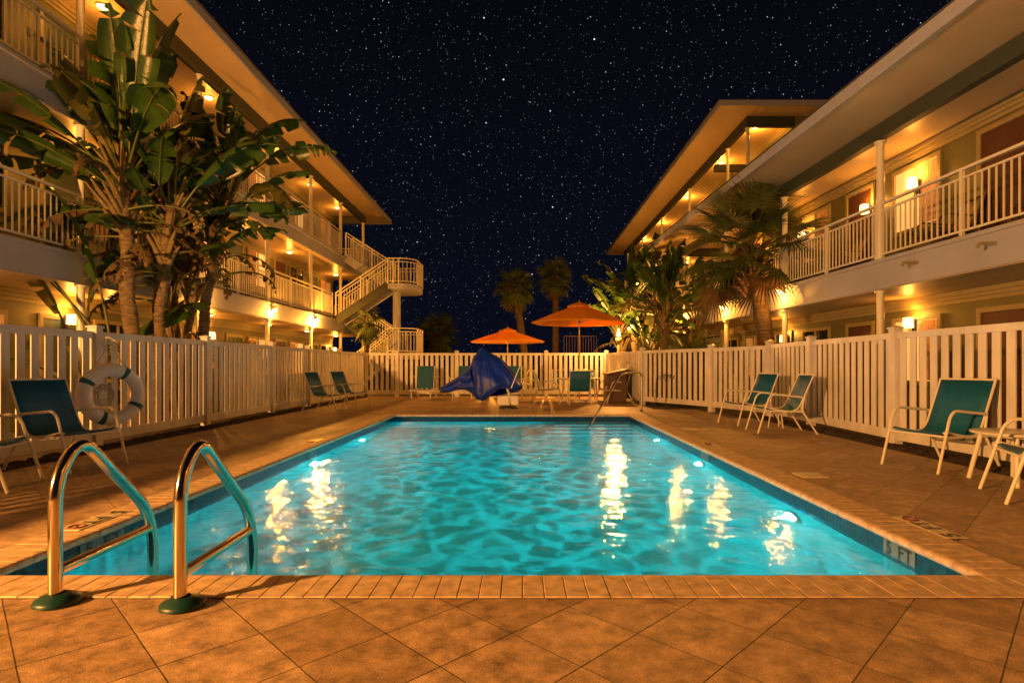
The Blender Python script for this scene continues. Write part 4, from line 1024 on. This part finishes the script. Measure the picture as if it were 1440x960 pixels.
# left cluster
paddle_tree('tallest broad leaved tree at the left, thick pale trunk, rising above the roof line', (-6.75, 9.9, -.02), [(0, 0, 4.6, -.12, -.1, 21, .13), (-.55, -.1, 1.2, -.3, 0, 5, .08), (.12, .35, 4.1, .25, .1, 12, .09)], 11, 1.2,
            extra=[(-.1, -.1, 4.4, 200, 40, 1.3, 1.5, .3, 95, .6, 0), (-.1, -.1, 4.3, 185, 20, 1.4, 1.4, .28, 60, .8, 0), (-.1, 0, 4.6, 320, 76, .9, 1.9, .34, 30, .1, 0), (-.1, 0, 4.7, 20, 84, .9, 2.0, .34, 40, .1, 0),
                   (-.5, -.3, 1.6, 200, 70, 1.2, 1.6, .36, 130, .1, 0), (-.3, -.1, 1.4, 215, 84, 1.2, 1.7, .38, 45, .0, 0), (-.4, -.3, 1.7, 190, 55, 1.2, 1.3, .24, 60, .5, 0), (0, -.1, 4.4, 215, 30, 1.5, 1.4, .3, 70, .9, 0)])
paddle_tree('broad leaved tree at the left leaning right, its crown over the balcony', (-6.75, 11.7, -.02), [(0, 0, 4.75, .6, .1, 18, .11), (-.35, .1, 4.3, -.3, .2, 11, .08)], 23, 1.0,
            extra=[(.5, 0, 4.5, 5, 50, 1.3, 1.5, .24, 95, .9, 0), (.5, 0, 4.6, -10, 66, 1.1, 1.6, .26, 120, .9, 0), (.45, 0, 3.9, -30, 15, .8, 1.2, .22, 100, .9, 0)])
paddle_tree('slender broad leaved tree between the two larger ones at the left', (-6.9, 10.8, -.02), [(0, 0, 4.0, .1, -.2, 14, .08), (.2, .5, 3.4, .1, .2, 9, .08), (-.2, .9, 2.6, -.2, 0, 6, .07)], 35, 1.0)
fan_palm('low spiky palmetto behind the left fence, under the slab lamps', (-6.9, 13.9, -.02), .8, .12, 34, .62, .55, 41, name='palmetto', boots=False, emin=-5, cat='shrub')
fan_palm('small palm in front of the staircase', (-5.95, 21.6, -.02), 2.75, .09, 18, .5, .35, 45, lean=(.15, 0), name='small_palm', boots=False, nl=18)
# right side
fan_palm('large fan palm with shaggy trunk before the near right wing', (6.3, 14.3, -.02), 4.0, .2, 38, 1.12, 1.1, 52, lean=(-.48, .1), nl=32, emin=-20, soft=.6, thin=.7, shag=1.5)
paddle_tree('broad leaved tree by the far right fence corner, beside the torch', (4.35, 21.0, -.02), [(0, 0, 3.6, -.35, 0, 17, .13), (.5, .4, 4.2, .2, 0, 17, .12), (-.3, .6, 2.6, -.4, 0, 12, .1), (.3, -.2, 1.5, .1, 0, 9, .08)], 61, 1.0)
paddle_tree('broad leaved tree with bright ribbed trunk between the torch and the fan palm', (4.75, 18.6, -.02), [(0, 0, 3.2, -.05, 0, 22, .17), (.7, .3, 2.6, .4, 0, 13, .1), (-.5, .4, 1.7, -.1, 0, 9, .1)], 67, 1.05)
fan_palm('low palmetto behind the right fence corner, left of the darker one', (4.35, 18.0, -.02), .7, .1, 34, .7, .7, 73, name='palmetto', boots=False, emin=0, thin=.7, cat='shrub')
fan_palm('low dark palmetto behind the right fence', (5.0, 16.7, -.02), .75, .12, 40, .8, .8, 71, name='palmetto', boots=False, emin=0, thin=.7, cat='shrub')
# far palms
fan_palm('far palm with a curved trunk between the two orange umbrellas', (.35, 30.5, -.02), 5.3, .2, 36, .72, .62, 81, lean=(-.7, 0), nl=16, curve=1.2, emin=-35)
fan_palm('far palm with a straight trunk behind the large orange umbrella', (1.9, 31.5, -.02), 6.0, .17, 36, .72, .6, 83, nl=16, emin=-35)
fan_palm('far dark palm right of the staircase column', (-5.4, 36, -.02), 3.1, .2, 40, 1.0, .85, 87, nl=20)
for i, (x, y, lab) in enumerate(((-.6, 28.5, 'low far shrub under the small orange umbrella'), (-7.2, 31, 'low far shrub behind the staircase'))):
    fan_palm(lab, (x, y, -.02), .5, .1, 26, .8, .6, 91+i, name='far_palmetto', boots=False, emin=0, cat='shrub', nl=16)
# sea-side lamp beyond the fence that lights the patio and the far palms
t = thing('garden_lamp', 'small garden lantern beyond the far fence, left of the small umbrella pole', 'lantern', (-1.3, 23.2, .722))
b = MB(); b.lathe([(.001, 0), (.06, 0), (.06, .02)], n=12); b.lathe([(.06, .2), (.03, .24), (.001, .26)], n=12); b.build('frame', 'dark_metal', t)
b = MB(); b.lathe([(.05, .02), (.05, .2)], n=12); b.build('glass', 'dome', t)
point('lantern_light', (-1.3, 23.0, 1.05), 160, WARM, .06)
t = thing('garden_lamp', 'added bollard lamp brightening the two far palms, hidden behind the far fence', 'fill lamp', (1.2, 28.0, -.02))  # added lamp, hidden by the fence, to brighten the palm crowns
b = MB(); b.tube([(0,0,0), (0,0,.7)], .06, 12); b.lathe([(.001, .93), (.09, .92), (.09, .9), (.06, .9)], n=14); b.build('post', 'dark_metal', t)
b = MB(); b.lathe([(.055, .7), (.055, .9)], n=14); b.build('glass', 'dome', t)
point('palm_fill_light', (0, 0, 1.05), 420, WARM, .06, t)
